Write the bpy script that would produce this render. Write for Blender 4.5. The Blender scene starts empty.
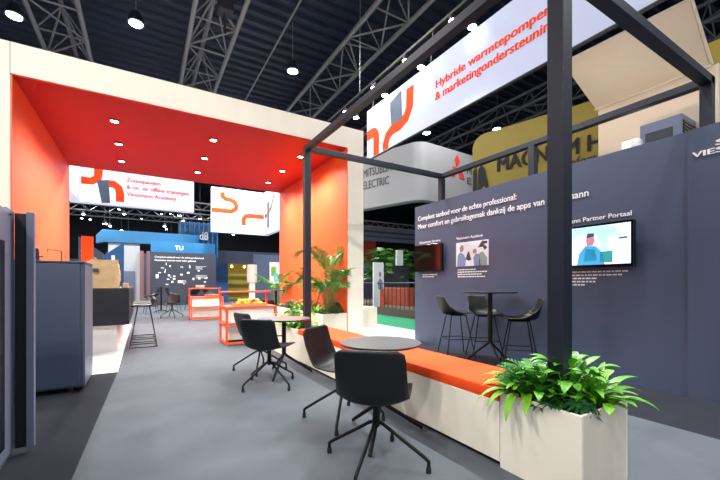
import bpy, bmesh, math, random
from mathutils import Vector, Matrix
random.seed(7)
C = bpy.context.scene.collection
PI = math.pi
# ------------------------------------------------------------------ materials
def srgb(h):
    h = h.lstrip('#'); v = [int(h[i:i+2], 16)/255 for i in (0, 2, 4)]
    return tuple(((c/12.92) if c <= .04045 else ((c+.055)/1.055)**2.4) for c in v) + (1,)
def mat(name, col, rough=.5, metal=0, noise=0, scale=8, stretch=(1, 1, 1), bump=0, spec=.5, emit=0, coat=0, trans=0):
    m = bpy.data.materials.new(name); m.use_nodes = True
    nt = m.node_tree; b = nt.nodes['Principled BSDF']
    c = srgb(col) if isinstance(col, str) else tuple(col)+(1,)
    b.inputs['Base Color'].default_value = c
    b.inputs['Roughness'].default_value = rough; b.inputs['Metallic'].default_value = metal
    b.inputs['Specular IOR Level'].default_value = spec
    if coat: b.inputs['Coat Weight'].default_value = coat
    tc = nt.nodes.new('ShaderNodeTexCoord'); mp = nt.nodes.new('ShaderNodeMapping')
    mp.inputs['Scale'].default_value = stretch
    nt.links.new(tc.outputs['Object'], mp.inputs['Vector'])
    nz = nt.nodes.new('ShaderNodeTexNoise'); nz.inputs['Scale'].default_value = scale; nz.inputs['Detail'].default_value = 4
    nt.links.new(mp.outputs['Vector'], nz.inputs['Vector'])
    mx = nt.nodes.new('ShaderNodeMix'); mx.data_type = 'RGBA'
    k = noise if noise else .02
    mx.inputs[6].default_value = tuple(x*(1-k) for x in c[:3])+(1,)
    mx.inputs[7].default_value = tuple(min(1, x*(1+k)) for x in c[:3])+(1,)
    nt.links.new(nz.outputs['Fac'], mx.inputs[0]); nt.links.new(mx.outputs[2], b.inputs['Base Color'])
    if bump:
        bp = nt.nodes.new('ShaderNodeBump'); bp.inputs['Strength'].default_value = bump; bp.inputs['Distance'].default_value = .005
        nt.links.new(nz.outputs['Fac'], bp.inputs['Height']); nt.links.new(bp.outputs['Normal'], b.inputs['Normal'])
    if emit:
        nt.links.new(mx.outputs[2], b.inputs['Emission Color']); b.inputs['Emission Strength'].default_value = emit
    if trans:
        b.inputs['Transmission Weight'].default_value = trans
    return m
M = {}
M['ply'] = mat('birch_plywood', '#f6eedd', .55, noise=.07, scale=1.6, stretch=(3, 3, .5), spec=.3)
M['plyside'] = mat('birch_plywood_vertical_grain', '#e2d8c6', .55, noise=.12, scale=1.6, stretch=(5, 5, .4), spec=.3)
M['white'] = mat('white_painted_panel', '#f2efe9', .5, noise=.02)
M['orange'] = mat('orange_laminate', '#ec5f2a', .5, noise=.03, scale=2)
M['red'] = mat('deep_red_lining', '#c41608', .5, noise=.03, scale=2, spec=.3)  # portal ceiling lining, set in a deeper red than the side linings
M['orangesteel'] = mat('orange_powder_coat', '#ee5a26', .4)
M['cushion'] = mat('orange_red_upholstery', '#f5511f', .8, noise=.06, scale=60, bump=.2, spec=.2)
M['frame'] = mat('black_blue_steel', '#141a2a', .5, noise=.05)
M['wall'] = mat('slate_blue_panel', '#4b566f', .42, noise=.03, scale=1.2, spec=.4)
M['walldark'] = mat('dark_slate_panel', '#343846', .5, noise=.04)
M['chair'] = mat('black_navy_plastic', '#06070c', .5, noise=.05, scale=40, spec=.5)
M['chairmetal'] = mat('black_metal', '#08090c', .5, spec=.3)
M['tabletop'] = mat('grey_linoleum_tabletop', '#606164', .32, noise=.03)
M['tableedge'] = mat('black_table_edge', '#17181b', .4)
M['carpetL'] = mat('light_grey_carpet', '#5a5f67', .95, noise=.2, scale=2.2, bump=.3, spec=.1)
M['carpetD'] = mat('dark_grey_carpet', '#2b2e36', .95, noise=.16, scale=3.5, bump=.3, spec=.1)
M['floorW'] = mat('white_floor', '#e6e6ea', .4, noise=.03)
M['green'] = mat('green_carpet', '#3f9c74', .95, noise=.05, spec=.1)
M['concrete'] = mat('hall_floor', '#4a4b50', .7, noise=.1)
M['roof'] = mat('navy_roof_sheet', '#0c1730', .6, noise=.1)
M['hallwall'] = mat('dark_hall_wall', '#10131c', .8, noise=.2, scale=.5)
M['truss'] = mat('grey_truss_steel', '#6d6d72', .5, metal=.2)
M['rig'] = mat('dark_rig_fabric', '#3c4256', .7)
M['cab'] = mat('blue_grey_cabinet', '#3e485c', .4, noise=.03)
M['cabL'] = mat('light_grey_cabinet_edge', '#5c6377', .4, noise=.03)
M['black'] = mat('black_gloss', '#08080c', .15, spec=.6)
M['mblack'] = mat('matt_black', '#101118', .7)
M['bar'] = mat('navy_bar_front', '#0c0e1a', .4)
M['paper'] = mat('kraft_paper', '#c9aa7e', .8, noise=.15, scale=9, bump=.5)
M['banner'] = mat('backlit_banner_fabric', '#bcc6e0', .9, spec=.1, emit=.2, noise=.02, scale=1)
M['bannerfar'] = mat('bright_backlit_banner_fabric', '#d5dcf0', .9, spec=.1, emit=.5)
M['bannerT'] = mat('banner_orange_print', '#e8481f', .9, spec=.1, emit=.15)
M['bannerG'] = mat('banner_grey_print', '#4a586c', .8, emit=.12, noise=.3, scale=3)
M['lensw'] = mat('lamp_lens', '#ffffff', .5, emit=30)
M['lensd'] = mat('downlight_lens', '#fff2d8', .5, emit=30)
M['textw'] = mat('white_lettering', '#f0f0f4', .5)
M['grey'] = mat('grey_sign', '#96979c', .6, noise=.04, scale=.6)
M['greyT'] = mat('dark_grey_lettering', '#3a3b40', .6)
M['logored'] = mat('red_logo', '#d8352a', .6)
M['yellow'] = mat('yellow_sign', '#96812c', .6, noise=.04)
M['tan'] = mat('tan_plywood', '#efdcc4', .6, noise=.06, scale=1.2, spec=.2)
M['tanedge'] = mat('pale_wood_edge', '#efe2cc', .5)
M['unit'] = mat('blue_grey_unit', '#6f7a94', .45)
M['soil'] = mat('soil', '#2a2014', .95, noise=.4, scale=40, bump=.6)
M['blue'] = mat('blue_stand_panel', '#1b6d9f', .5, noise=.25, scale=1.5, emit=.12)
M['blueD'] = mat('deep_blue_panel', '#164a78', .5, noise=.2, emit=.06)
M['curtain'] = mat('silver_curtain', '#b6bdc2', .5, noise=.1, scale=3, stretch=(6, 1, .2))
M['pinkpost'] = mat('dull_pink_post', '#9c7275', .6)
M['lamp_y'] = mat('warm_lamp', '#ffd070', .5, emit=6)
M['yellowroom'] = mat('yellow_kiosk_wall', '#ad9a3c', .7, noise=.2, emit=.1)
M['redcloth'] = mat('dark_red_cloth', '#7a1a18', .8, noise=.3)
M['orangedull'] = mat('dull_orange_panel', '#9a4526', .6, noise=.3, scale=6)
M['brown'] = mat('brown_stage', '#5f4c46', .7, noise=.15)
M['screenoff'] = mat('dark_screen', '#1b1410', .08, spec=.8)
M['alu'] = mat('steel', '#9a9ca2', .3, metal=.8)
M['fruity'] = mat('yellow_fruit', '#e8c32c', .5)
M['fruitg'] = mat('green_fruit', '#7f9a2a', .5)
M['fruitr'] = mat('red_fruit', '#b8452a', .5)
M['tray'] = mat('wooden_tray', '#c99a66', .6, noise=.1)
M['frond'] = mat('bright_fern_leaf', '#6fae24', .45, noise=.4, scale=14, spec=.4)
M['frond2'] = mat('fresh_green_leaf', '#56a01f', .4, noise=.45, scale=14, spec=.5)
M['leafd'] = mat('dark_glossy_leaf', '#1d5a2a', .3, noise=.3, scale=20, spec=.6)
M['feather'] = mat('feathery_leaf', '#3f8a35', .5, noise=.3, scale=14)
M['palm'] = mat('palm_leaf', '#4d8a30', .45, noise=.35, scale=9)
M['stem'] = mat('green_stem', '#6a7d3a', .6)
def mix_screen():
    m = bpy.data.materials.new('screen_picture'); m.use_nodes = True
    nt = m.node_tree; b = nt.nodes['Principled BSDF']
    tc = nt.nodes.new('ShaderNodeTexCoord'); nz = nt.nodes.new('ShaderNodeTexNoise'); nz.inputs['Scale'].default_value = 3
    r = nt.nodes.new('ShaderNodeValToRGB'); r.color_ramp.elements[0].color = srgb('#9ad4ea'); r.color_ramp.elements[1].color = srgb('#e6d8f2')
    r.color_ramp.elements[0].position = .35; r.color_ramp.elements[1].position = .6
    nt.links.new(tc.outputs['Object'], nz.inputs['Vector']); nt.links.new(nz.outputs['Fac'], r.inputs['Fac'])
    nt.links.new(r.outputs['Color'], b.inputs['Base Color']); nt.links.new(r.outputs['Color'], b.inputs['Emission Color'])
    b.inputs['Emission Strength'].default_value = .9; b.inputs['Base Color'].default_value = (0, 0, 0, 1)
    return m
M['screen'] = mix_screen()
M['scr_teal'] = mat('screen_teal', '#2f8f8c', .5, emit=.6)
M['scr_skin'] = mat('screen_skin', '#b07a88', .5, emit=.6)
M['scr_blue'] = mat('screen_blue', '#3f9bcb', .5, emit=.6)
M['scr_dark'] = mat('screen_dark', '#3a3f60', .5, emit=.4)
M['ph_white'] = mat('photo_white', '#e4e6ee', .5)
M['ph_blue'] = mat('photo_blue', '#7d8db0', .5)
M['ph_dark'] = mat('photo_dark', '#3d3a3e', .5)
M['ph_skin'] = mat('photo_skin', '#a87f78', .5)
M['ph_grey'] = mat('photo_grey', '#8d958f', .5)

# ------------------------------------------------------------------ mesh helpers
def nb(): return bmesh.new()
def box(bm, x0, x1, y0, y1, z0, z1, bev=0):
    b = bm if not bev else bmesh.new()
    v = [b.verts.new((x, y, z)) for x in (x0, x1) for y in (y0, y1) for z in (z0, z1)]
    for f in ((0, 1, 3, 2), (4, 6, 7, 5), (0, 4, 5, 1), (2, 3, 7, 6), (0, 2, 6, 4), (1, 5, 7, 3)):
        b.faces.new([v[i] for i in f])
    if bev:
        bmesh.ops.bevel(b, geom=b.edges[:], offset=bev, segments=2, affect='EDGES', profile=.5)
        me = bpy.data.meshes.new('t'); b.to_mesh(me); b.free(); bm.from_mesh(me); bpy.data.meshes.remove(me)
    return bm
def tube(bm, pts, r, n=8, r1=None):
    pts = [Vector(p) for p in pts]; rings = []
    up = Vector((0, 0, 1)); prev = None
    for i, p in enumerate(pts):
        if i == 0: t = pts[1]-p
        elif i == len(pts)-1: t = p-pts[i-1]
        else: t = (pts[i+1]-p).normalized()+(p-pts[i-1]).normalized()
        t.normalize()
        if prev is None:
            a = t.cross(up)
            if a.length < 1e-3: a = t.cross(Vector((1, 0, 0)))
        else: a = prev - t*prev.dot(t)
        a.normalize(); prev = a; b = t.cross(a)
        rr = r if r1 is None else r+(r1-r)*i/(len(pts)-1)
        rings.append([bm.verts.new(p+(a*math.cos(2*PI*k/n)+b*math.sin(2*PI*k/n))*rr) for k in range(n)])
    for i in range(len(rings)-1):
        for k in range(n):
            bm.faces.new((rings[i][k], rings[i][(k+1) % n], rings[i+1][(k+1) % n], rings[i+1][k]))
    bm.faces.new(rings[0][::-1]); bm.faces.new(rings[-1])
    return bm
def lathe(bm, prof, c=(0, 0, 0), n=32, sx=1, sy=1):
    c = Vector(c); rings = []
    for r, z in prof:
        if r < 1e-5: rings.append([bm.verts.new(c+Vector((0, 0, z)))])
        else: rings.append([bm.verts.new(c+Vector((r*sx*math.cos(2*PI*k/n), r*sy*math.sin(2*PI*k/n), z))) for k in range(n)])
    for a, b in zip(rings, rings[1:]):
        for k in range(n):
            if len(a) == 1 and len(b) == 1: continue
            if len(a) == 1: bm.faces.new((a[0], b[k], b[(k+1) % n]))
            elif len(b) == 1: bm.faces.new((a[k], b[0], a[(k+1) % n]))
            else: bm.faces.new((a[k], b[k], b[(k+1) % n], a[(k+1) % n]))
    if len(rings[0]) > 1: bm.faces.new(rings[0])
    if len(rings[-1]) > 1: bm.faces.new(rings[-1][::-1])
    return bm
def prism(bm, pts, off):
    """closed polygon pts (3D) extruded by vector off"""
    off = Vector(off); a = [bm.verts.new(Vector(p)) for p in pts]; b = [bm.verts.new(Vector(p)+off) for p in pts]
    bm.faces.new(a); bm.faces.new(b[::-1])
    for i in range(len(a)):
        j = (i+1) % len(a); bm.faces.new((a[i], b[i], b[j], a[j]))
    return bm
def wloc(o):
    v = Vector((0, 0, 0))
    while o is not None: v += o.location; o = o.parent
    return v
def obj(name, bm, m, parent=None, world=True, smooth=False):
    bmesh.ops.recalc_face_normals(bm, faces=bm.faces[:])
    if parent is not None and world:
        bmesh.ops.translate(bm, verts=bm.verts[:], vec=-wloc(parent))
    me = bpy.data.meshes.new(name); bm.to_mesh(me); bm.free()
    me.materials.append(M[m] if isinstance(m, str) else m)
    if smooth:
        for p in me.polygons: p.use_smooth = True
        try: me.set_sharp_from_angle(angle=math.radians(40))
        except Exception: pass
    o = bpy.data.objects.new(name, me); C.objects.link(o)
    if parent is not None: o.parent = parent
    return o
def single(name, bm, m, loc, smooth=False):
    """one-mesh thing with its origin at loc (bm in world coordinates)"""
    bmesh.ops.translate(bm, verts=bm.verts[:], vec=-Vector(loc))
    o = obj(name, bm, m, None, smooth=smooth); o.location = loc; return o
def tag(o, label, cat, group=None, kind=None):
    o['label'] = label; o['category'] = cat
    if group: o['group'] = group
    if kind: o['kind'] = kind
    return o
def thing(name, label, cat, loc=(0, 0, 0), rz=0, group=None, kind=None):
    o = bpy.data.objects.new(name, None); C.objects.link(o); o.empty_display_size = .1
    o.location = loc; o.rotation_euler = (0, 0, rz)
    return tag(o, label, cat, group, kind)
def struct(name, bm, m, label=None, cat=None):
    o = obj(name, bm, m); o['kind'] = 'structure'
    if label: o['label'] = label; o['category'] = cat
    return o
def copy_tree(o, parent=None):
    c = o.copy(); C.objects.link(c)
    if parent is not None: c.parent = parent
    for ch in [x for x in o.children]: copy_tree(ch, c)
    return c
def dup(root, loc, rz, label, group=None):
    c = copy_tree(root)
    if root.name.startswith('high_bay'):
        for ch in c.children:
            if ch.name.startswith('cable'): ch.scale.z = (10.4-loc[2]-.35)/1.4/(.6 if loc[1] > 22 else 1)
    c.location = loc; c.rotation_euler = (0, 0, rz); c['label'] = label
    if group: c['group'] = group
    return c
def text_bm(s, origin, u, v, width=None, height=.1, ext=.002, bold=0):
    """text as mesh: baseline start at origin, u = reading direction, v = up"""
    cu = bpy.data.curves.new('lettering', 'FONT'); cu.body = s; cu.extrude = .01; cu.resolution_u = 3
    to = bpy.data.objects.new('lettering', cu); C.objects.link(to)
    dg = bpy.context.evaluated_depsgraph_get(); dg.update()
    me = bpy.data.meshes.new_from_object(to.evaluated_get(dg)); bpy.data.objects.remove(to)
    xs = [q.co.x for q in me.vertices]; x0, x1 = min(xs), max(xs)
    u = Vector(u).normalized(); v = Vector(v).normalized(); n = u.cross(v); o = Vector(origin)
    sy = height/.73; sx = (width/(x1-x0)) if width else sy
    out = nb()
    for k in range(3 if bold else 1):                     # heavier strokes: overlapping copies a hair apart
        bm = nb(); bm.from_mesh(me)
        for q in bm.verts:
            p = q.co.copy(); q.co = o+u*(p.x-x0+k*min(bold, .025)*1.3)*sx+v*(p.y+(k % 2)*.012)*sy+n*((p.z/.01+1)/2*ext*(1+.15*k)+.0004*k)
        join(out, bm)
    bpy.data.meshes.remove(me)
    return out
def join(a, b):
    me = bpy.data.meshes.new('t'); b.to_mesh(me); b.free(); a.from_mesh(me); bpy.data.meshes.remove(me); return a
def ribbon(bm, pts, w, off):
    """flat thick band through 3D pts lying in a plane whose normal is off"""
    pts = [Vector(p) for p in pts]; off = Vector(off); n = off.normalized(); L, R_ = [], []
    for i, p in enumerate(pts):
        t = (pts[min(i+1, len(pts)-1)]-pts[max(i-1, 0)]).normalized(); s = t.cross(n)*w/2
        L.append(p+s); R_.append(p-s)
    return prism(bm, L+R_[::-1], off)
def arc(c, r, a0, a1, n, f):
    return [f(c[0]+r*math.cos(math.radians(a0+(a1-a0)*i/n)), c[1]+r*math.sin(math.radians(a0+(a1-a0)*i/n))) for i in range(n+1)]

# ------------------------------------------------------------------ hall: floor, walls, roof
XS = [-25, -.33, 3.4, 3.78, 5.9, 7.7, 35]; YS = [-10, 5.85, 12.5, 15, 24, 45]
bm = nb(); mats = ['carpetL', 'carpetD', 'floorW', 'green', 'concrete']
def floormat(x, y):
    if y < 5.85:
        return 0 if -.33 < x < 3.78 else (1 if x < 5.9 and x > -25 else 4) if x < 5.9 else 3 if x < 7.7 else 4
    if x < -.33: return 2 if y < 12.5 else 4
    if x < 3.4: return 0 if y < 24 else 4
    if x < 5.9: return 2 if y < 12.5 else (0 if y < 24 else 4)
    if x < 7.7: return 3 if y < 15 else 4
    return 4
vs = {(i, j): bm.verts.new((x if i != 1 else (-.70 if j == 0 else -.30), y, 0)) for i, x in enumerate(XS) for j, y in enumerate(YS)}
for i in range(len(XS)-1):
    for j in range(len(YS)-1):
        f = bm.faces.new((vs[i, j], vs[i+1, j], vs[i+1, j+1], vs[i, j+1]))
        f.material_index = floormat((XS[i]+XS[i+1])/2, (YS[j]+YS[j+1])/2)
me = bpy.data.meshes.new('floor'); bm.to_mesh(me); bm.free()
for k in mats: me.materials.append(M[k])
fl = bpy.data.objects.new('floor', me); C.objects.link(fl); fl['kind'] = 'structure'
# roof of trapezoidal sheet, ribs running across
bm = nb(); y = -10.0; prof = []
while y < 45: prof += [(y, 10.5), (y+.22, 10.5), (y+.27, 10.38), (y+.45, 10.38)]; y += .5
a = [bm.verts.new((-25, q[0], q[1])) for q in prof]; b = [bm.verts.new((35, q[0], q[1])) for q in prof]
for i in range(len(a)-1): bm.faces.new((a[i], a[i+1], b[i+1], b[i]))
struct('ceiling', bm, 'roof')
struct('wall_far', box(nb(), -25, 35, 45, 45.3, 0, 10.6), 'hallwall')
struct('wall_right', box(nb(), 35, 35.3, -10, 45, 0, 10.6), 'hallwall')
struct('wall_left', box(nb(), -25.3, -25, -10, 45, 0, 10.6), 'hallwall')

# roof trusses (run away from the camera)
def truss(cx, label, y0=1, y1=44, zt=9.9, zb=9.0, w=.62, step=1.5):
    t = thing('roof_truss', label, 'truss', (cx, y0, zb), group='steel trusses under the hall roof')
    ch = [(cx-w, zb), (cx+w, zb), (cx, zt)]
    for x, z in ch: obj('chord', tube(nb(), [(x, y0, z), (x, y1, z)], .07, 8), 'truss', t)
    bm = nb(); y = y0; k = 0
    while y+step <= y1:
        for (xa, za), (xb, zb_) in (((cx-w, zb), (cx, zt)), ((cx+w, zb), (cx, zt)), ((cx-w, zb), (cx+w, zb))):
            if k % 2: xa, za, xb, zb_ = xb, zb_, xa, za
            tube(bm, [(xa, y, za), (xb, y+step, zb_)], .03, 5)
            tube(bm, [(xa, y, za), (xb, y, zb_)], .025, 5)
        y += step; k += 1
    obj('bracing', bm, 'truss', t)
for cx, lab in ((-2.2, 'grey steel roof truss highest at the left edge above the portal'), (1.85, 'grey steel roof truss left of centre carrying a winch'),
                (6.2, 'grey steel roof truss running just above the large white banner'),
                (-6.6, 'grey steel roof truss furthest left over the hall'), (10.6, 'grey steel roof truss behind the large white banner'), (15.0, 'grey steel roof truss furthest right over the hall')):
    truss(cx, lab)
t = thing('hoist', 'dark electric hoist hanging inside the roof truss left of centre', 'hoist', (1.95, 10.6, 8.6))
obj('motor', box(nb(), 1.75, 2.15, 10.4, 10.8, 8.75, 9.3, .03), 'mblack', t); obj('chain', tube(nb(), [(1.95, 10.6, 8.75), (1.95, 10.6, 8.2)], .03), 'mblack', t)
obj('hook', tube(nb(), [(1.95, 10.6, 9.9), (1.95, 10.6, 9.3)], .03), 'mblack', t)
single_rod = tag(single('ceiling_rod', tube(nb(), [(4.05, 1, 9.7), (4.05, 30, 9.7)], .035, 6), 'truss', (4.05, 1, 9.7)), 'thin grey steel conduit running under the roof between two trusses', 'conduit')

# hall lamps
def light(kind, loc, energy, size=.3, color=(1, 1, 1), target=None, angle=120, parent=None, blend=.6):
    l = bpy.data.lights.new('lamp_light', kind); l.energy = energy; l.color = color
    if kind == 'AREA': l.shape = 'DISK'; l.size = size
    if kind == 'SPOT': l.spot_size = math.radians(angle); l.spot_blend = blend; l.shadow_soft_size = size
    if kind == 'POINT': l.shadow_soft_size = size
    o = bpy.data.objects.new('lamp_light', l); C.objects.link(o)
    d = Vector(target)-Vector(loc) if target else Vector((0, 0, -1))
    o.rotation_euler = d.to_track_quat('-Z', 'Y').to_euler()
    if parent is not None: o.parent = parent; o.location = Vector(loc)-wloc(parent)
    else: o.location = loc
    return o
def hall_lamp():
    t = thing('high_bay_lamp', '', 'lamp', (0, 0, 0), group='round lamps hanging under the hall roof')
    obj('housing', lathe(nb(), [(.05, .35), (.12, .33), (.2, .12), (.24, .02), (.23, 0), (.2, .01)], n=20), 'frame', t, False, True)
    obj('lens', lathe(nb(), [(0, -.005), (.17, -.002), (.17, .005)], n=20), 'lensw', t, False)
    obj('cable', tube(nb(), [(0, 0, 0), (0, 0, 1.4)], .012, 5), 'truss', t, False).location.z = .35
    return t
lamp0 = hall_lamp(); lamp0.location = (-.19, 12.2, 8.65); lamp0['label'] = 'round white hall lamp above the red portal left of centre'
L = [((4.5, 12.1, 8.65), 'round white hall lamp above the right half of the red portal'),
     ((-3.1, 13.6, 8.65), 'bright hall lamp at the top left corner behind the truss')]
for loc, lab in L: dup(lamp0, loc, 0, lab)
far = 'one of the small distant hall lamps glowing below the dark roof seen through the portal'
for x in (-8, -5.8, -4, -2.2, -.5, 1.2, 3, 5, 6.8, 8.6, 10.8):
    for y, z in ((25, 4.9), (31, 5.6), (37, 6.3), (42, 7.6)):
        dup(lamp0, (x+random.uniform(-.9, .9), y+random.uniform(-1.5, 1.5), z+random.uniform(-1.0, 1.0)), 0, far).scale = (.6, .6, .6)
for loc in ((11.5, 13, 8.3), (13, 16, 8.3), (15.5, 17, 8.3), (10.5, 19, 8.3), (9, 17, 8.3), (14, 11, 8.3)):
    dup(lamp0, loc, 0, 'one of the hall lamps seen between the white banner and the yellow sign')

# hall lighting from the high lamps (out of view ones too)
for x in (-4, 3, 9): light('AREA', (x, 30, 8.4), 800, 1.0, (.9, .95, 1))
for x in (-6, -1, 4, 9):
    for y in (-6, 1, 8, 18):
        light('AREA', (x, y, 8.4), {-6: 90, 1: 80, 8: 230, 18: 800}[y], 1.0, (1, .97, .94))

# ------------------------------------------------------------------ portal
XL, XR, Y0, Y1, H, T = -1.69, 4.04, 7.3, 12.15, 4.32, 4.81
t = thing('portal', 'large plywood-faced portal lined red and orange spanning the stand', 'portal', (XL, Y0, 0))
obj('right_column', box(nb(), XR+.02, 4.48, Y0, Y1, 0, T), 'ply', t)
obj('left_column', box(nb(), -3.6, XL-.02, Y0, Y1, 0, T), 'ply', t)
obj('lintel', box(nb(), XL-.019, XR+.019, Y0, Y1, H+.02, T), 'ply', t)
obj('seam', box(nb(), XL-.024, XL-.018, Y0-.003, Y0, H, T), 'greyT', t)
obj('side_lining', box(nb(), XL-.02, XL, Y0+.015, Y1, 0, H), 'orange', t)
obj('side_lining', box(nb(), XR, XR+.02, Y0+.015, Y1, 0, H), 'orange', t)
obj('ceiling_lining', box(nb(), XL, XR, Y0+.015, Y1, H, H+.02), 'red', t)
first = None
names = {-.48: 'left', 1.3: 'middle', 3.3: 'right'}; dep = {8.35: 'nearest', 9.67: 'second', 11.0: 'farthest'}
for x in names:
    for y in dep:
        lab = 'round recessed downlight in the red portal ceiling, %s of its three in the %s row' % (dep[y], names[x])
        if first is None:
            first = thing('downlight', lab, 'downlight', (x, y, H), group='downlights in the red portal ceiling')
            obj('ring', lathe(nb(), [(.06, 0), (.085, -.002), (.09, -.02), (.075, -.03), (.06, -.02)], n=24), 'alu', first, False, True)
            obj('lens', lathe(nb(), [(0, -.024), (.062, -.022), (.062, -.004)], n=20), 'lensd', first, False)
        else: dup(first, (x, y, H), 0, lab)
        light('SPOT', (x, y, H-.06), 270, .06, (1, .93, .84), angle=150, blend=.8)

# ------------------------------------------------------------------ black steel frame
t = thing('steel_frame', 'open dark steel cube frame over the seating area', 'frame', (2.2, 1.27, 0))
s = .05; FT = 3.35
def post(x, y): obj('post', box(nb(), x-s, x+s, y-s, y+s, .0, FT-.08, .003), 'frame', t)
post(2.2, 1.27); post(2.2, 5.28)
for y in (1.36, 3.33, 5.28): post(5.06, y)
obj('beam', box(nb(), 2.158, 2.242, 1.22, 5.33, FT-.08, FT, .003), 'frame', t)
obj('beam', box(nb(), 5.01, 5.11, 1.31, 5.33, FT-.08, FT, .003), 'frame', t)
obj('beam', box(nb(), 2.25, 5.01, 5.23, 5.33, FT-.08, FT, .003), 'frame', t)
obj('beam', box(nb(), 2.25, 5.11, 1.31, 1.41, FT-.08, FT, .003), 'frame', t)

# ------------------------------------------------------------------ display wall
WX = 4.93
t = thing('display_wall', 'slate blue display wall with white heading and two screens', 'display wall', (WX, 2.5, 0))
obj('panel', box(nb(), WX, WX+.07, 1.471, 5.94, 0, 2.8), 'wall', t)
obj('panel', box(nb(), WX-.03, WX+.07, -2.5, 1.47, 0, 2.8), 'wall', t)
U = (0, -1, 0); V = (0, 0, 1)
a = text_bm('Compleet aanbod voor de echte professional:', (WX, 5.84, 2.49), U, V, 2.32, .10, .004, .012)
obj('heading', a, 'textw', t); a = (text_bm('Meer comfort en gebruiksgemak dankzij de apps van Viessmann', (WX, 5.84, 2.325), U, V, 3.37, .10, .004, .012))
obj('heading', a, 'textw', t)
obj('caption', text_bm('Viessmann Service', (WX, 5.8, 2.01), U, V, .62, .05, .003, .01), 'textw', t)
obj('caption', text_bm('Viessmann Academy', (WX, 4.76, 1.99), U, V, .6, .05, .003, .01), 'textw', t)
obj('caption', text_bm('Viessmann Partner Portaal', (WX, 2.95, 2.0), U, V, .96, .06, .003, .012), 'textw', t)
a = nb()
for (y, z, rows) in ((4.73, 1.43, (.42, .62, .5, .60)), (2.80, 1.335, (.78, .72, .42, .40, .35)), (5.7, 1.36, (.4, .34))):
    for k, w in enumerate(rows):
        n = int(w/.05); yy = y
        for q in range(n):
            ww = random.choice((.03, .045, .06)); 
            if y-yy > w: break
            box(a, WX-.002, WX, yy-ww, yy, z-.042*k, z-.042*k+.018); yy -= ww+.012
obj('fine_print', a, 'textw', t)
for tx, y_, z_, w_ in (('VIE', 1.435, 2.50, .17), ('S', 1.255, 2.50, .075), ('S', 1.255, 2.575, .075), ('MANN', 1.17, 2.50, .30)):
    obj('logo', text_bm(tx, (WX-.03, y_, z_), U, V, w_, .058, .004, .04), 'textw', t)
# photo print
p = obj('photo_print', box(nb(), WX-.008, WX, 4.04, 4.76, 1.5, 1.93), 'ph_white', t)
def PY(fy, fz): return (WX-.008, 4.76-.72*fy, 1.5+.43*fz)
def shape(name, pts, m):
    obj(name, prism(nb(), [PY(*q) for q in pts], (-.0015, 0, 0)), m, p)
shape('printed_figure', [(.03, 0), (.05, .45), (.13, .6), (.25, .5), (.33, .3), (.3, 0)], 'ph_blue')
shape('printed_head', [(.13, .62), (.12, .78), (.17, .9), (.24, .86), (.25, .7), (.2, .6)], 'ph_skin')
shape('printed_figure', [(.58, 0), (.56, .35), (.64, .5), (.74, .45), (.78, 0)], 'ph_blue')
shape('printed_head', [(.55, .5), (.54, .62), (.6, .7), (.66, .62), (.64, .5)], 'ph_skin')
shape('printed_machine', [(.74, 0), (.74, .5), (.84, .55), (.97, .3), (.97, 0)], 'ph_grey')
shape('printed_machine', [(.32, .28), (.36, .5), (.42, .62), (.46, .4), (.5, .25), (.42, .22)], 'ph_dark')
shape('printed_machine', [(.7, .72), (.82, .98), (.97, .95), (.97, .86), (.86, .84), (.97, .7), (.9, .6), (.84, .74)], 'ph_dark')
# screens
def tv(name, label, y0, y1, z0, z1, m):
    t = thing(name, label, 'screen', (4.85, (y0+y1)/2, z0))
    obj('casing', box(nb(), 4.84, 4.90, y0, y1, z0, z1, .006), 'black', t)
    obj('bracket', box(nb(), 4.90, 4.93, y0+.2, y1-.2, z0+.1, z1-.1), 'mblack', t)
    return t, obj('display', box(nb(), 4.836, 4.842, y0+.03, y1-.03, z0+.04, z1-.03), m, t)
tv('television', 'dark switched-off flat screen on the far end of the slate wall', 5.06, 5.86, 1.43, 1.97, 'screenoff')
t, d = tv('television', 'lit flat screen showing a man in green overalls on the slate wall', 1.93, 2.85, 1.39, 1.94, 'screen')
def SY(fy, fz): return (4.836, 2.82-.86*fy, 1.43+.48*fz)
def sshape(name, pts, m): obj(name, prism(nb(), [SY(*q) for q in pts], (-.0015, 0, 0)), m, d)
sshape('picture_figure', [(.3, 0), (.33, .3), (.42, .5), (.56, .48), (.66, .28), (.68, 0)], 'scr_blue')
sshape('picture_figure', [(.4, .1), (.42, .42), (.55, .40), (.58, .1)], 'scr_teal')
sshape('picture_head', [(.44, .5), (.43, .66), (.47, .78), (.53, .76), (.55, .62), (.52, .5)], 'scr_skin')
sshape('picture_head', [(.43, .70), (.45, .83), (.54, .82), (.54, .74)], 'scr_dark')
sshape('picture_machine', [(.62, .06), (.62, .32), (.78, .34), (.78, .04)], 'scr_teal')
sshape('picture_mark', [(.86, .62), (.86, .66), (.96, .66), (.96, .62)], 'scr_dark')

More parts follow.
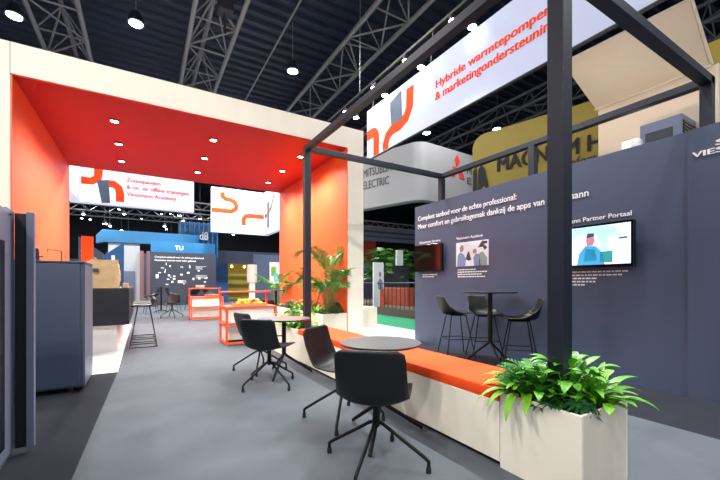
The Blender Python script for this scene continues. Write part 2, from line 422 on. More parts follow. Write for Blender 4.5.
# ------------------------------------------------------------------ big hanging banner
BX = 5.3
def snake(f, off, w):
    b = nb(); return b
t = thing('hanging_banner', 'large white backlit hanging banner with orange Dutch lettering', 'banner', (BX, 4, 4.6))
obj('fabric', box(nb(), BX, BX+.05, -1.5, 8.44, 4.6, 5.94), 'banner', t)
obj('edge_profile', box(nb(), BX-.008, BX+.058, -1.5, 8.45, 4.58, 4.599), 'greyT', t)
obj('lettering', text_bm('Hybride warmtepompen', (BX, 5.7, 5.31), U, V, 2.5, .17, .006, .022), 'bannerT', t)
obj('lettering', (text_bm('& marketingondersteuning', (BX, 5.72, 5.06), U, V, 2.62, .17, .006, .022)), 'bannerT', t)
f = lambda y, z: (BX, y, z)
ptsA = [f(7.98, 4.61), f(7.98, 5.05)]+arc((8.18, 5.05), .2, 0, 90, 8, lambda a, b: f(8.18-(a-8.18), b))[1:]+[f(8.43, 5.25)]
ptsB = [f(7.55, 4.61), f(7.55, 4.75), f(7.45, 4.93), f(7.25, 5.02), f(6.95, 5.02), f(6.72, 5.1), f(6.58, 5.3), f(6.56, 5.75)]
obj('printed_pipe', ribbon(nb(), ptsA, .26, (-.005, 0, 0)), 'bannerT', t)
obj('printed_pipe', ribbon(nb(), ptsB, .26, (-.005, 0, 0)), 'bannerT', t)
obj('printed_appliance', prism(nb(), [f(7.3, 5.15), f(7.35, 5.72), f(6.9, 5.82), f(6.86, 5.12)], (-.009, 0, 0)), 'bannerG', t)
for y in (0.5, 3.2, 5.9, 8.2): obj('cable', tube(nb(), [(BX+.03, y, 5.94), (BX+.1, y, 6.68)], .01, 5), 'truss', t)
# lighting rig above the banner
t = thing('lighting_rig', 'dark lighting rig beam hanging above the large white banner', 'lighting rig', (BX+.1, 3, 6.4))
obj('beam', box(nb(), BX+.07, BX+.13, -1.5, 11.5, 6.68, 6.74), 'mblack', t)
for y in (1, 5, 9): obj('cable', tube(nb(), [(BX+.1, y, 6.74), (BX+.12, y, 10.3)], .012, 5), 'truss', t)
sp0 = None
for k, (x, y, z, lab) in enumerate([
    (5.4, 9.86, 6.6, 'spotlight on the rig furthest left beside the plywood portal'), (5.4, 8.26, 6.6, 'spotlight on the rig second from the left above the orange pipe print'),
    (5.4, 6.86, 6.6, 'small dimmed spotlight on the rig above the heading'), (5.4, 5.32, 6.6, 'brightest spotlight on the rig above the banner lettering'),
    (5.17, 8.82, 5.95, 'spotlight at the banner top beside its far left corner'), (5.17, 7.4, 5.95, 'spotlight at the banner top above the grey appliance print'),
    (5.17, 6.03, 5.95, 'spotlight at the banner top above the first word'), (5.17, 4.6, 5.95, 'spotlight at the banner top above the end of the lettering')]):
    if sp0 is None:
        sp0 = thing('spotlight', lab, 'spotlight', (x, y, z), group='spotlights around the large banner')
        obj('housing', lathe(nb(), [(.03, .06), (.06, .05), (.085, -.05), (.075, -.055)], n=18), 'mblack', sp0, False, True)
        obj('lens', lathe(nb(), [(0, -.09), (.05, -.085), (.075, -.06), (.075, -.05)], n=18), 'lensw', sp0, False)
        obj('clamp', tube(nb(), [(0, 0, .04), (.06, 0, .12)], .012, 6), 'mblack', sp0, False)
    else:
        s2 = dup(sp0, (x, y, z), 0, lab)
    if k in (1, 3, 5, 7):
        light('SPOT', (4.4, y-.1, 6.0), 420, .06, (1, .98, .95), target=(3.2 if k < 5 else 1.8, y-1.5, 0), angle=95)
for y in (2.4, .6):
    light('SPOT', (4.4, y, 6.0), 420, .06, (1, .98, .95), target=(2.6, y, 0), angle=100)

# second rig and its spotlights, added out of view to brighten bench and portal fronts
t = thing('lighting_rig', 'added dark lighting rig beam, unseen over the aisle left of the stand', 'lighting rig', (-3.2, 2, 6.4))
obj('beam', box(nb(), -3.3, -3.1, -3, 6.5, 6.45, 6.6), 'rig', t)
for y in (-2, 5.8): obj('cable', tube(nb(), [(-3.2, y, 6.6), (-3.2, y, 10.3)], .012, 5), 'truss', t)
for k, (y, tg, e) in enumerate(((-2.2, (1.5, 7.3, 4.4), 1250), (-.6, (2.0, 1.2, .3), 520), (1.4, (2.0, 2.4, .2), 520), (3.4, (2.0, 4.2, .2), 520), (5.2, (2.0, 6.0, .3), 420))):
    dup(sp0, (-3.15, y, 6.39), PI, 'added spotlight on the unseen rig over the aisle, %s from its near end' % ('first', 'second', 'third', 'fourth', 'fifth')[k])
    light('SPOT', (-3.0, y, 6.25), e, .08, (1, .96, .89), target=tg, angle=75 if k == 0 else 42, blend=.9)
dup(sp0, (-3.15, -2.8, 6.39), PI, 'added spotlight on the unseen rig over the aisle aimed at the left plywood column')
light('SPOT', (-3.0, -2.8, 6.25), 900, .08, (1, .96, .89), target=(-1.8, 7.3, 3.6), angle=60, blend=.9)

# ------------------------------------------------------------------ bench and planters
BX0, BX1 = 1.99, 2.5
def planter(name, label, x0, x1, y0, y1, h, side='ply', group='plywood planter boxes'):
    t = thing(name, label, 'planter', (x0, y0, 0), group=group)
    b = nb(); w = .018
    box(b, x0, x0+w, y0, y1, 0, h); box(b, x1-w, x1, y0, y1, 0, h); box(b, x0+w, x1-w, y1-w, y1, 0, h)
    obj('box', b, 'ply', t)
    obj('end_panel', box(nb(), x0+w, x1-w, y0, y0+w, 0, h), 'plyside', t)
    b = nb(); n = 14; grid = [[b.verts.new((x0+w+(x1-x0-2*w)*i/n, y0+w+(y1-y0-2*w)*j/n, h-.05+random.uniform(-.012, .015))) for j in range(n+1)] for i in range(n+1)]
    for i in range(n):
        for j in range(n): b.faces.new((grid[i][j], grid[i+1][j], grid[i+1][j+1], grid[i][j+1]))
    obj('soil', b, 'soil', t)
    return t
planter('planter', 'tall plywood planter at the near end of the orange bench', BX0, BX1, 1.03, 1.54, .49)
planter('planter', 'plywood planter at the far end of the orange bench beside the dark post', BX0, BX1, 5.16, 6.3, .49)
planter('planter', 'long plywood planter along the orange inner side of the portal', 3.42, XR-.003, 7.32, 11.9, .5)
t = thing('bench', 'long plywood bench with an orange seat pad beside the chairs', 'bench', (BX0, 1.55, 0))
obj('box', box(nb(), BX0, BX1, 1.545, 5.155, .035, .42), 'ply', t)
obj('kick_base', box(nb(), BX0+.03, BX1-.03, 1.56, 5.14, 0, .035), 'mblack', t)
obj('seat_pad', box(nb(), BX0+.004, BX1+.03, 1.56, 5.14, .42, .505, .02), 'cushion', t, smooth=True)

# ------------------------------------------------------------------ chairs
def shell_bm(prof, wf, cup, corner, nu=16):
    """prof: list of (y,z) seat front -> back top; wf: half width; cup: side lift"""
    bm = nb(); rows = []
    ls = [0]
    for p, q in zip(prof, prof[1:]): ls.append(ls[-1]+math.dist(p, q))
    for i, (y, z) in enumerate(prof):
        s_ = ls[i]/ls[-1]; a = prof[max(i-1, 0)]; b = prof[min(i+1, len(prof)-1)]
        ty, tz = b[0]-a[0], b[1]-a[1]; l = math.hypot(ty, tz); ny, nz = tz/l, -ty/l
        ny, nz = (ny, nz) if (nz > 0 or ny > 0) else (-ny, -nz)
        w = wf(s_); e = min(ls[i], ls[-1]-ls[i])
        if e < corner: w *= 1-.22*(1-math.sqrt(max(0, 1-(1-e/corner)**2)))
        c = cup(s_); rows.append([bm.verts.new((w*u, y+ny*c*abs(u)**2.6, z+nz*c*abs(u)**2.6)) for u in [-1+2*k/nu for k in range(nu+1)]])
    for r0, r1 in zip(rows, rows[1:]):
        for k in range(nu): bm.faces.new((r0[k], r0[k+1], r1[k+1], r1[k]))
    return bm
def smoothprof(pts, n=26):
    P_ = [pts[0]]+pts+[pts[-1]]; out = []; seg = len(pts)-1
    for i in range(n+1):
        u = i/n*seg; k = min(int(u), seg-1); t_ = u-k; p0, p1, p2, p3 = P_[k:k+4]
        out.append(tuple(.5*((2*p1[j])+(-p0[j]+p2[j])*t_+(2*p0[j]-5*p1[j]+4*p2[j]-p3[j])*t_**2+(-p0[j]+3*p1[j]-3*p2[j]+p3[j])*t_**3) for j in (0, 1)))
    return out
def add_shell(t, top, seat, m='chair', cupk=.05):
    pr = smoothprof([(.24, seat-.005), (.21, seat+.008), (.08, seat), (-.08, seat-.012), (-.19, seat-.008), (-.243, seat+.045), (-.262, seat+.12), (-.28, (seat+top)/2+.06), (-.298, top)], 30)
    wf = lambda s_: .232-.012*s_ if s_ < .45 else .228-.014*(s_-.45)/.55
    cup = lambda s_: .015+cupk*math.exp(-((s_-.6)/.2)**2)
    o = obj('seat_shell', shell_bm(pr, wf, cup, .045), m, t, False, True)
    md = o.modifiers.new('thickness', 'SOLIDIFY'); md.thickness = .012; md.offset = 0
    return o
def make_chair():
    t = thing('shell_chair', '', 'chair', group='black shell chairs with four star bases')
    add_shell(t, .80, .455)
    obj('pedestal', lathe(nb(), [(.02, .24), (.028, .26), (.022, .38), (.03, .42), (.10, .436), (.10, .446), (0, .447)], n=20), 'chairmetal', t, False, True)
    return t
LEGR = .352
def legs(t, rot):
    for k in range(4):
        a = rot+k*PI/2; c, s_ = math.cos(a), math.sin(a)
        l = obj('leg', tube(nb(), [(c*.01, s_*.01, .275), (c*.05, s_*.05, .262), (c*(LEGR-.02), s_*(LEGR-.02), .088), (c*LEGR, s_*LEGR, .07), (c*LEGR, s_*LEGR, .03)], .0125, 10, .0115), 'chairmetal', t, False, True)
        obj('glide', lathe(nb(), [(.013, .04), (.0165, .03), (.0165, 0), (0, 0)], (c*LEGR, s_*LEGR, 0), 14), 'mblack', l, False, True)
def chair(x, y, heading, legdeg, label):
    """heading: degrees from +Y toward +X in which the sitter looks"""
    if chair.used:
        t = chair0.copy(); C.objects.link(t)
        for ch in chair.parts:
            c = ch.copy(); C.objects.link(c); c.parent = t
    else: t = chair0; chair.used = True; chair.parts = list(chair0.children)
    t.location = (x, y, 0); t.rotation_euler = (0, 0, -math.radians(heading)); t['label'] = label
    legs(t, math.radians(legdeg)+math.radians(heading))
    return t
chair0 = make_chair(); chair.used = False
chair(1.335, 2.01, 42, 36.5, 'black shell chair nearest the camera with its back turned, at the near round table')
chair(1.51, 2.80, 145, 53, 'black shell chair on the far side of the near round table, seen sideways')
chair(1.266, 4.175, 45, 20, 'black shell chair with its back turned at the farther round table')
chair(1.38, 4.97, 74, 67, 'black shell chair half hidden behind another at the farther round table')
chair(2.62, 8.75, 30, 20, 'black shell chair beyond the orange frame counter beside the portal planter')

def round_table(name, x, y, r, h, angs, fr, label, cat='table', split=.28, pole=.028, topm='tabletop'):
    t = thing(name, label, cat, (x, y, 0))
    obj('tabletop', lathe(nb(), [(0, h-.003), (r*.7, h-.003), (r-.003, h-.0025), (r-.003, h-.012), (0, h-.012)], (x, y, 0), 64), topm, t, smooth=True)
    obj('edge_band', lathe(nb(), [(r-.003, h-.012), (r-.003, h-.003), (r, h-.005), (r-.004, h-.018), (r-.02, h-.024), (0, h-.024), (0, h-.012)], (x, y, 0), 64), 'tableedge', t, smooth=True)
    obj('pole', tube(nb(), [(x, y, h-.024), (x, y, split-.02)], pole, 16), 'chairmetal', t, smooth=True)
    for a in angs:
        c, s_ = math.cos(math.radians(a)), math.sin(math.radians(a))
        obj('leg', tube(nb(), [(x+c*.008, y+s_*.008, split), (x+c*.03, y+s_*.03, split-.03), (x+c*(fr-.02), y+s_*(fr-.02), .03), (x+c*fr, y+s_*fr, .012)], .019, 10, .014), 'chairmetal', t, smooth=True)
    return t
round_table('cafe_table', 1.595, 2.34, .318, .74, (96, -10, -136), .37, 'low round grey table nearest the camera beside the bench')
round_table('cafe_table', 1.58, 4.57, .34, .74, (95, -14, -130), .37, 'low round grey table farther away beside the bench planter')
round_table('bar_table', 4.45, 3.62, .39, 1.075, (103, -115, -5), .37, 'high round table standing in front of the slate wall', split=.33, pole=.033, topm='tableedge')
round_table('bar_table', 3.0, 9.3, .3, 1.02, (90, 210, 330), .25, 'small high round table beyond the orange frame counter', split=.1, topm='tableedge')

# bar stools by the wall
def make_stool():
    t = thing('bar_stool', '', 'stool', group='black shell bar stools at the slate wall')
    add_shell(t, .99, .70, cupk=.11)
    for sx in (-1, 1):
        for sy in (-1, 1):
            obj('leg', tube(nb(), [(sx*.12, sy*.12, .675), (sx*.24, sy*.235, 0)], .009, 8), 'chairmetal', t, False, True)
    b = nb(); k = .56; q = .12+.12*k
    for p0, p1 in (((-1, 1), (1, 1)), ((1, 1), (1, -1)), ((1, -1), (-1, -1)), ((-1, -1), (-1, 1))):
        tube(b, [(p0[0]*q, p0[1]*q, .29), (p1[0]*q, p1[1]*q, .29)], .007, 6)
    obj('footrest', b, 'chairmetal', t, False, True)
    b = nb(); box(b, -.13, .13, -.13, .13, .668, .68); obj('seat_mount', b, 'chairmetal', t, False)
    return t
st = make_stool(); st.location = (4.44, 4.30, 0); st.rotation_euler = (0, 0, -math.radians(115)); st['label'] = 'black shell bar stool left of the high table, its back toward the switched-off screen'
dup(st, (4.69, 3.93, 0), -math.radians(215), 'black shell bar stool nearest the wall just left of the high table pole')
dup(st, (4.50, 3.17, 0), -math.radians(-42), 'black shell bar stool on the right side of the high table')

# ------------------------------------------------------------------ left: stools at the bar
def sled_stool():
    t = thing('sled_stool', '', 'stool', group='dark sled stools along the bar')
    pr = smoothprof([(.2, .745), (.12, .755), (-.02, .745), (-.14, .76), (-.19, .82), (-.21, .90)], 20)
    o = obj('seat_shell', shell_bm(pr, lambda s_: .21-.03*s_, lambda s_: .03, .06, 10), 'chair', t, False, True)
    md = o.modifiers.new('thickness', 'SOLIDIFY'); md.thickness = .012
    for sx in (-1, 1):
        obj('side_frame', tube(nb(), [(sx*.14, .10, .735), (sx*.22, .22, .012), (sx*.22, -.22, .012), (sx*.14, -.10, .735)], .011, 8), 'chairmetal', t, False, True)
    obj('footrest', tube(nb(), [(-.2, .185, .22), (.2, .185, .22)], .009, 8), 'chairmetal', t, False, True)
    obj('rear_stretcher', tube(nb(), [(-.22, -.2, .02), (.22, -.2, .02)], .009, 8), 'chairmetal', t, False, True)
    return t
ss = sled_stool(); ss.location = (.0, 8.0, 0); ss.rotation_euler = (0, 0, PI/2); ss['label'] = 'dark sled stool at the bar, nearest of the row'
dup(ss, (.0, 8.7, 0), PI/2, 'dark sled stool at the bar, second of the row'); dup(ss, (.0, 9.4, 0), PI/2, 'dark sled stool at the bar, farthest of the row')

# bar counter
t = thing('bar_counter', 'white bar counter with a dark navy front panel behind the grey cabinet', 'bar counter', (-.9, 7.5, 0))
obj('base', box(nb(), -1.66, -.40, 7.66, 10.6, 0, .47), 'white', t)
obj('front_panel', box(nb(), -1.66, -.22, 7.5, 10.8, .47, 1.09, .004), 'bar', t)
obj('worktop', box(nb(), -1.66, -.22, 7.5, 10.8, 1.09, 1.11), 'mblack', t)
# paper bag
t = thing('paper_bag', 'crumpled kraft paper bag standing on the dark bar', 'bag', (-.60, 7.75, 1.11))
b = nb(); cx, cy = -.62, 7.78; n = 24; rings = []
for j in range(15):
    z = 1.11+j*.034; k = j/14
    hw = .235+.03*math.sin(k*3)-.015*k; hd = .12*(1-k*.75)+.01
    rings.append([b.verts.new((cx+hw*math.copysign(abs(math.cos(2*PI*i/n))**.4, math.cos(2*PI*i/n))+random.uniform(-.011, .011),
        cy+hd*math.copysign(abs(math.sin(2*PI*i/n))**.5, math.sin(2*PI*i/n))+random.uniform(-.013, .013), z+(random.uniform(-.012, .012) if j else 0)+(.03*math.cos(2*PI*i/n+1) if j == 14 else 0))) for i in range(n)])
for j in range(14):
    for i in range(n): b.faces.new((rings[j][i], rings[j][(i+1) % n], rings[j+1][(i+1) % n], rings[j+1][i]))
b.faces.new(rings[0]); b.faces.new(rings[14])
obj('sack', b, 'paper', t, smooth=True)
b = nb(); box(b, cx-.13, cx-.045, cy-.142, cy-.122, 1.385, 1.45); obj('stamp', b, 'greyT', t)
t = tag(single('carton', box(nb(), -.32, -.24, 7.7, 7.95, 1.111, 1.20, .01), 'paper', (-.28, 7.8, 1.111)), 'small open kraft carton beside the paper bag on the bar', 'box')
t = thing('coffee_machine', 'black and steel coffee machine on the bar behind the grey cabinet', 'coffee machine', (-1.0, 9.6, 1.11))
obj('body', box(nb(), -1.3, -.8, 9.35, 9.85, 1.11, 1.62, .02), 'black', t); obj('spout', box(nb(), -1.12, -.98, 9.27, 9.352, 1.33, 1.42, .01), 'alu', t); obj('drip_tray', box(nb(), -1.2, -.9, 9.2, 9.35, 1.11, 1.14), 'alu', t)
t = tag(single('plate', lathe(nb(), [(0, 1.113), (.07, 1.113), (.11, 1.13), (.112, 1.134), (.07, 1.12), (0, 1.118)], (-.32, 8.6, 0), 24), 'white', (-.32, 8.6, 1.112), True), 'white plate on the bar beyond the paper bag', 'plate')

# grey cabinet
t = thing('storage_cabinet', 'blue-grey metal cabinet standing in front of the bar', 'cabinet', (-1.1, 5.0, 0))
obj('body', box(nb(), -1.62, -.57, 5.0, 5.75, .05, 1.42, .005), 'cab', t)
obj('door', box(nb(), -1.60, -.60, 4.985, 4.998, .07, 1.41, .004), 'cab', t)
obj('top', box(nb(), -1.62, -.56, 4.98, 5.76, 1.42, 1.44, .003), 'cab', t)
obj('side_panel', box(nb(), -.572, -.562, 5.03, 5.73, .05, 1.40), 'cabL', t)
for x in (-1.5, -.7):
    for y in (5.08, 5.66): obj('foot', lathe(nb(), [(.025, .05), (.03, 0), (0, 0)], (x, y, 0), 14), 'mblack', t, smooth=True)
t = thing('faucet', 'thin metal tap with a black knob on top of the blue-grey cabinet', 'tap', (-.93, 5.2, 1.44))
obj('spout', tube(nb(), [(-.80, 5.25, 1.44), (-.80, 5.25, 1.56), (-.92, 5.25, 1.58), (-.92, 5.25, 1.55)], .006, 8), 'mblack', t)
obj('knob', lathe(nb(), [(.02, 1.44), (.02, 1.53), (.012, 1.58), (0, 1.58)], (-1.0, 5.2, 0), 14), 'mblack', t, smooth=True)
obj('handle', tube(nb(), [(-1.0, 5.2, 1.49), (-.95, 5.2, 1.49)], .006, 8), 'mblack', t)

# foreground appliance at the left edge
t = thing('display_unit', 'tall blue-grey unit with a dark glass door at the left edge', 'display unit', (-1.1, 3.0, 0))
obj('body', box(nb(), -1.6, -.79, 2.3, 3.42, .0, 1.70, .006), 'cab', t)
g = obj('door', box(nb(), -.79, -.765, 2.32, 3.22, .05, 1.69, .012), 'cabL', t)
obj('glass', box(nb(), -.765, -.760, 2.4, 3.14, .14, 1.47, .002), 'black', g)
obj('corner_strip', box(nb(), -.79, -.77, 3.225, 3.30, .05, 1.70, .004), 'cabL', t)
obj('corner_strip', box(nb(), -.79, -.775, 3.305, 3.4, .05, 1.70, .004), 'cab', t)
obj('side_flange', box(nb(), -.708, -.665, 3.37, 3.42, .04, 1.70, .004), 'cabL', t)
obj('recess', box(nb(), -.775, -.7081, 3.405, 3.42, .04, 1.69), 'mblack', t)
obj('screw', tube(nb(), [(-.767, 3.27, 1.66), (-.762, 3.27, 1.66)], .008, 10), 'mblack', t)

# ------------------------------------------------------------------ orange frame counters
def cart(x0, y0, label):
    x1, y1 = x0+1.0, y0+.70; s_ = .02
    t = thing('frame_counter', label, 'counter', (x0, y0, 0), group='orange tubular frame counters')
    def bar(n, *a): obj(n, box(nb(), *a), 'orangesteel', t)
    for x in (x0, x1-2*s_):
        bar('post', x, x+2*s_, y0, y0+2*s_, 0, .70); bar('post', x, x+2*s_, y1-2*s_, y1, 0, 1.0)
        bar('rail', x, x+2*s_, y0+2*s_, y1-2*s_, .02, .06); bar('rail', x, x+2*s_, y0+2*s_, y1-2*s_, .38, .42)
    for z in (.02, .38): 
        bar('rail', x0+2*s_, x1-2*s_, y0, y0+2*s_, z, z+.04); bar('rail', x0+2*s_, x1-2*s_, y1-2*s_, y1, z, z+.04)
    bar('worktop', x0, x1, y0, y1-2*s_-.001, .701, .74)
    bar('upper_shelf', x0, x1, y1-.28, y1, 1.0, 1.03)
    obj('panel', box(nb(), x0+.045, x1-.045, y0+.05, y1-.05, .43, .70), 'white', t)
    obj('panel', box(nb(), x0+.045, x1-.045, y0+.30, y1-.05, .06, .37), 'white', t)
    return t
cart(1.34, 7.19, 'orange frame counter with a fruit tray, nearer of the two')
cart(1.3, 12.75, 'orange frame counter farther back with plates on its shelf')
def tray(x, y, z, label):
    t = thing('serving_tray', label, 'tray', (x, y, z))
    b = nb(); box(b, x-.3, x+.3, y-.16, y+.16, z, z+.012); box(b, x-.3, x+.3, y-.16, y-.148, z+.012, z+.06); box(b, x-.3, x+.3, y+.148, y+.16, z+.012, z+.06)
    box(b, x-.3, x-.288, y-.148, y+.148, z+.012, z+.06); box(b, x+.288, x+.3, y-.148, y+.148, z+.012, z+.06); obj('tray_box', b, 'tray', t)
tray(1.82, 7.36, .741, 'wooden tray heaped with fruit on the nearer orange counter')
fr0 = {}
for k in range(26):
    c = random.choice(('fruity', 'fruity', 'fruitg', 'fruitr')); lay = 0 if k < 16 else 1
    x = 1.6+(k % 8)*.062 if lay == 0 else 1.64+((k-16) % 5)*.085; y = 7.29+(k//8 % 2)*.1 if lay == 0 else 7.31+((k-16)//5)*.075
    z = .79+lay*.052
    nm = {'fruity': 'lemon', 'fruitg': 'pear', 'fruitr': 'apple'}[c]
    lb = {'fruity': 'yellow lemon', 'fruitg': 'green pear', 'fruitr': 'red apple'}[c]
    if c not in fr0:
        o = obj(nm, lathe(nb(), [(0, -.036), (.018, -.033), (.032, -.015), (.035, 0), (.03, .018), (.016, .032), (.004, .04), (0, .04)], n=14), c, None, smooth=True); fr0[c] = o
    else:
        o = fr0[c].copy(); C.objects.link(o)
    o.location = (x, y, z); o.scale = (1.2, 1.2, 1.2); o.rotation_euler = (random.uniform(0, 3), random.uniform(0, 3), 0)
    tag(o, 'one %s in the heap on the wooden tray' % lb, 'fruit', nm+'s in the wooden tray')
t = thing('plate_stack', 'stack of white plates on the shelf of the farther orange counter', 'plates', (1.65, 13.3, 1.031))
for k in range(4): obj('plate', lathe(nb(), [(0, .0), (.1, 0), (.16, .02), (.16, .024), (.1, .006), (0, .006)], (1.65, 13.3, 1.031+k*.025), 24), 'white', t, smooth=True)
t = thing('bread_basket', 'low wooden basket on the farther orange counter', 'basket', (1.95, 12.95, .741))
obj('bowl', lathe(nb(), [(0, .741), (.2, .741), (.26, .82), (.25, .82), (.19, .755), (0, .755)], (1.98, 12.95, 0), 24), 'tray', t, smooth=True)

# ------------------------------------------------------------------ plants
def strap(bm, base, az, L, w, e0, e1, n=9, wave=0, fold=.25, tipr=1.6):
    """arching strap leaf: elevation goes from e0 to e1 along its length"""
    p = Vector(base); az0 = az; rows = []
    for i in range(n+1):
        k = i/n; e = math.radians(e0+(e1-e0)*k**1.2); a = az0+wave*math.sin(k*5)
        d = Vector((math.cos(e)*math.cos(a), math.cos(e)*math.sin(a), math.sin(e)))
        if i: p = p+d*L/n
        ww = w*max(0.03, (math.sin(PI*min(1, .12+.88*k)))**.7 if k > .5 else (.35+.65*math.sin(PI*k)))*.5
        if k > .98: ww = w*.03
        side = Vector((-math.sin(a), math.cos(a), 0)); up = side.cross(d)*-1
        lift = ww*fold; rows.append([bm.verts.new(p-side*ww+up*lift), bm.verts.new(p), bm.verts.new(p+side*ww+up*lift)])
    for r0, r1 in zip(rows, rows[1:]):
        for k in range(2): bm.faces.new((r0[k], r0[k+1], r1[k+1], r1[k]))
def lobed(bm, base, az, stalk, e, size, nl=7, tilt=-20, lobew=.26):
    """palmate leaf (fatsia / split leaf) on a stalk"""
    er = math.radians(e); d = Vector((math.cos(er)*math.cos(az), math.cos(er)*math.sin(az), math.sin(er)))
    b0 = Vector(base); top = b0+d*stalk
    tube(bm, [b0, b0+d*stalk*.5+Vector((0, 0, .01)), top], .003, 4)
    tr = math.radians(tilt)
    ax = Vector((math.cos(tr)*math.cos(az), math.cos(tr)*math.sin(az), math.sin(tr))); sd = Vector((-math.sin(az), math.cos(az), 0)); nn = ax.cross(sd)
    c = bm.verts.new(top)
    for k in range(nl):
        a = math.radians(-115+230*k/(nl-1)); ln = size*(.62+.38*math.cos(a*.7)); dd = ax*math.cos(a)+sd*math.sin(a); pp = sd*math.cos(a)-ax*math.sin(a)
        w = size*lobew
        m1 = bm.verts.new(top+dd*ln*.55+pp*w*.5+nn*.01); m2 = bm.verts.new(top+dd*ln*.55-pp*w*.5+nn*.01); mid = bm.verts.new(top+dd*ln*.55-nn*.004*0)
        tip = bm.verts.new(top+dd*ln-nn*ln*.12)
        q1 = bm.verts.new(top+dd*ln*.2+pp*w*.28); q2 = bm.verts.new(top+dd*ln*.2-pp*w*.28)
        bm.faces.new((c, q2, mid, q1)); bm.faces.new((q1, mid, m1)); bm.faces.new((q2, m2, mid)); bm.faces.new((m1, mid, tip)); bm.faces.new((mid, m2, tip))
def clampx(b, xm=4.03):
    for q in b.verts:
        if q.co.x > xm: q.co.x = xm-.004*random.random()
def leafplant(name, label, x, y, z, m, builder, cat='plant', group=None, crown=.02, cm='stem'):
    t = thing(name, label, cat, (x, y, z), group=group)
    b = nb(); builder(b)
    if group and 'portal' in group: clampx(b)
    obj('foliage', b, m, t, smooth=True)
    obj('crown', lathe(nb(), [(0, z+.03), (crown, z+.02), (crown*1.3, z-.03), (0, z-.04)], (x, y, 0), 10), cm, t, smooth=True)
    return t
def nest(x, y, z, n, L, w, seed, e=(75, 30), droop=(-10, -65)):
    def f(b):
        r = random.Random(seed)
        for k in range(n):
            az = 2*PI*k/n*2.4+r.uniform(-.3, .3); q = k/n
            strap(b, (x+.02*math.cos(az), y+.02*math.sin(az), z), az, L*r.uniform(.75, 1.1), w*r.uniform(.8, 1.2), e[0]+(e[1]-e[0])*q+r.uniform(-6, 6), droop[0]+(droop[1]-droop[0])*q+r.uniform(-15, 15), 10, r.uniform(-.12, .12))
    return f
def bushy(x, y, z, n, size, seed, stalk=(.1, .3), nl=7, e=(20, 85), lw=.26):
    def f(b):
        r = random.Random(seed)
        for k in range(n):
            az = r.uniform(0, 2*PI); lobed(b, (x, y, z), az, r.uniform(*stalk), r.uniform(*e), size*r.uniform(.7, 1.15), nl, r.uniform(-45, 10), lw)
    return f
def ovate(x, y, z, n, size, seed, stalk=(.1, .3), e=(30, 85)):
    def f(b):
        r = random.Random(seed)
        for k in range(n):
            az = r.uniform(0, 2*PI); el = math.radians(r.uniform(*e)); L = r.uniform(*stalk); d = Vector((math.cos(el)*math.cos(az), math.cos(el)*math.sin(az), math.sin(el))); q = Vector((x, y, z))+d*L
            tube(b, [(x, y, z), q], .003, 4)
            strap(b, q, az+r.uniform(-.4, .4), size*r.uniform(.7, 1.2), size*.45, math.degrees(el)-r.uniform(0, 30), r.uniform(-50, 25), 8, 0, .3)
    return f
def feathery(x, y, z, n, L, seed):
    def f(b):
        r = random.Random(seed)
        for k in range(n):
            az = r.uniform(0, 2*PI); e0 = r.uniform(35, 88); l = L*r.uniform(.7, 1.1); p = Vector((x, y, z)); N = 12; pts = [p.copy()]
            for i in range(N):
                e = math.radians(e0-(e0+10)*(i/N)**1.5*.9); d = Vector((math.cos(e)*math.cos(az), math.cos(e)*math.sin(az), math.sin(e))); p = p+d*l/N; pts.append(p.copy())
                if i > 2:
                    s_ = Vector((-math.sin(az), math.cos(az), 0)); ll = .06*math.sin(PI*(i/N)**.7)+.012
                    for sg in (-1, 1):
                        tip = p+s_*sg*ll+d*ll*.8; a = p+d*.006; c = p-d*.006
                        mid = p+(s_*sg*ll+d*ll*.8)*.5+Vector((0, 0, .006))
                        b.faces.new([b.verts.new(v) for v in (a, mid+d*.005, tip, mid-d*.005, c)])
            tube(b, pts, .002, 4)
    return f
Z = .45
G1 = 'plants in the near planter'
leafplant('birds_nest_fern', 'bright green strap-leaved fern at the bench end of the near planter', 2.14, 1.47, Z, 'frond', nest(2.14, 1.47, Z, 28, .37, .055, 1, (80, 22), (-20, -75)), group=G1)
leafplant('birds_nest_fern', 'tall arching strap-leaved fern at the right corner of the near planter', 2.36, 1.14, Z, 'frond2', nest(2.36, 1.14, Z, 16, .34, .06, 2, (75, 45), (0, -40)), group=G1)
leafplant('feathery_fern', 'fine feathery fern behind the dark post in the near planter', 2.22, 1.42, Z, 'feather', feathery(2.22, 1.42, Z, 46, .30, 3), group=G1)
leafplant('aralia', 'fresh green broad-lobed plant in the middle of the near planter', 2.32, 1.2, Z, 'frond2', bushy(2.32, 1.2, Z, 22, .11, 4, (.06, .24)), group=G1)
leafplant('peace_lily', 'tall plant with fresh green oval leaves in the middle of the near planter', 2.26, 1.24, Z, 'frond2', ovate(2.26, 1.24, Z, 60, .13, 44, (.06, .30)), group=G1)
leafplant('peace_lily', 'oval-leaved green plant directly in front of the dark post in the near planter', 2.10, 1.33, Z, 'frond2', ovate(2.10, 1.33, Z, 44, .12, 46, (.05, .22)), group=G1)
leafplant('feathery_fern', 'fine feathery fern just left of the dark post in the near planter', 2.11, 1.44, Z, 'feather', feathery(2.11, 1.44, Z, 40, .26, 47), group=G1)
leafplant('peace_lily', 'light green oval-leaved plant at the front right of the near planter', 2.33, 1.12, Z, 'frond', ovate(2.33, 1.12, Z, 26, .12, 45, (.06, .2), (20, 80)), group=G1)
leafplant('split_leaf_plant', 'small dark split-leaf plant at the front corner of the near planter', 2.10, 1.13, Z, 'leafd', bushy(2.10, 1.13, Z, 16, .085, 6, (.03, .12), 9, (10, 70), .2), group=G1)
leafplant('spider_plant', 'dark leafy undergrowth plant behind the near planter edge', 2.38, 1.36, Z, 'leafd', nest(2.38, 1.36, Z, 26, .2, .045, 8, (80, 25), (0, -50)), group=G1)
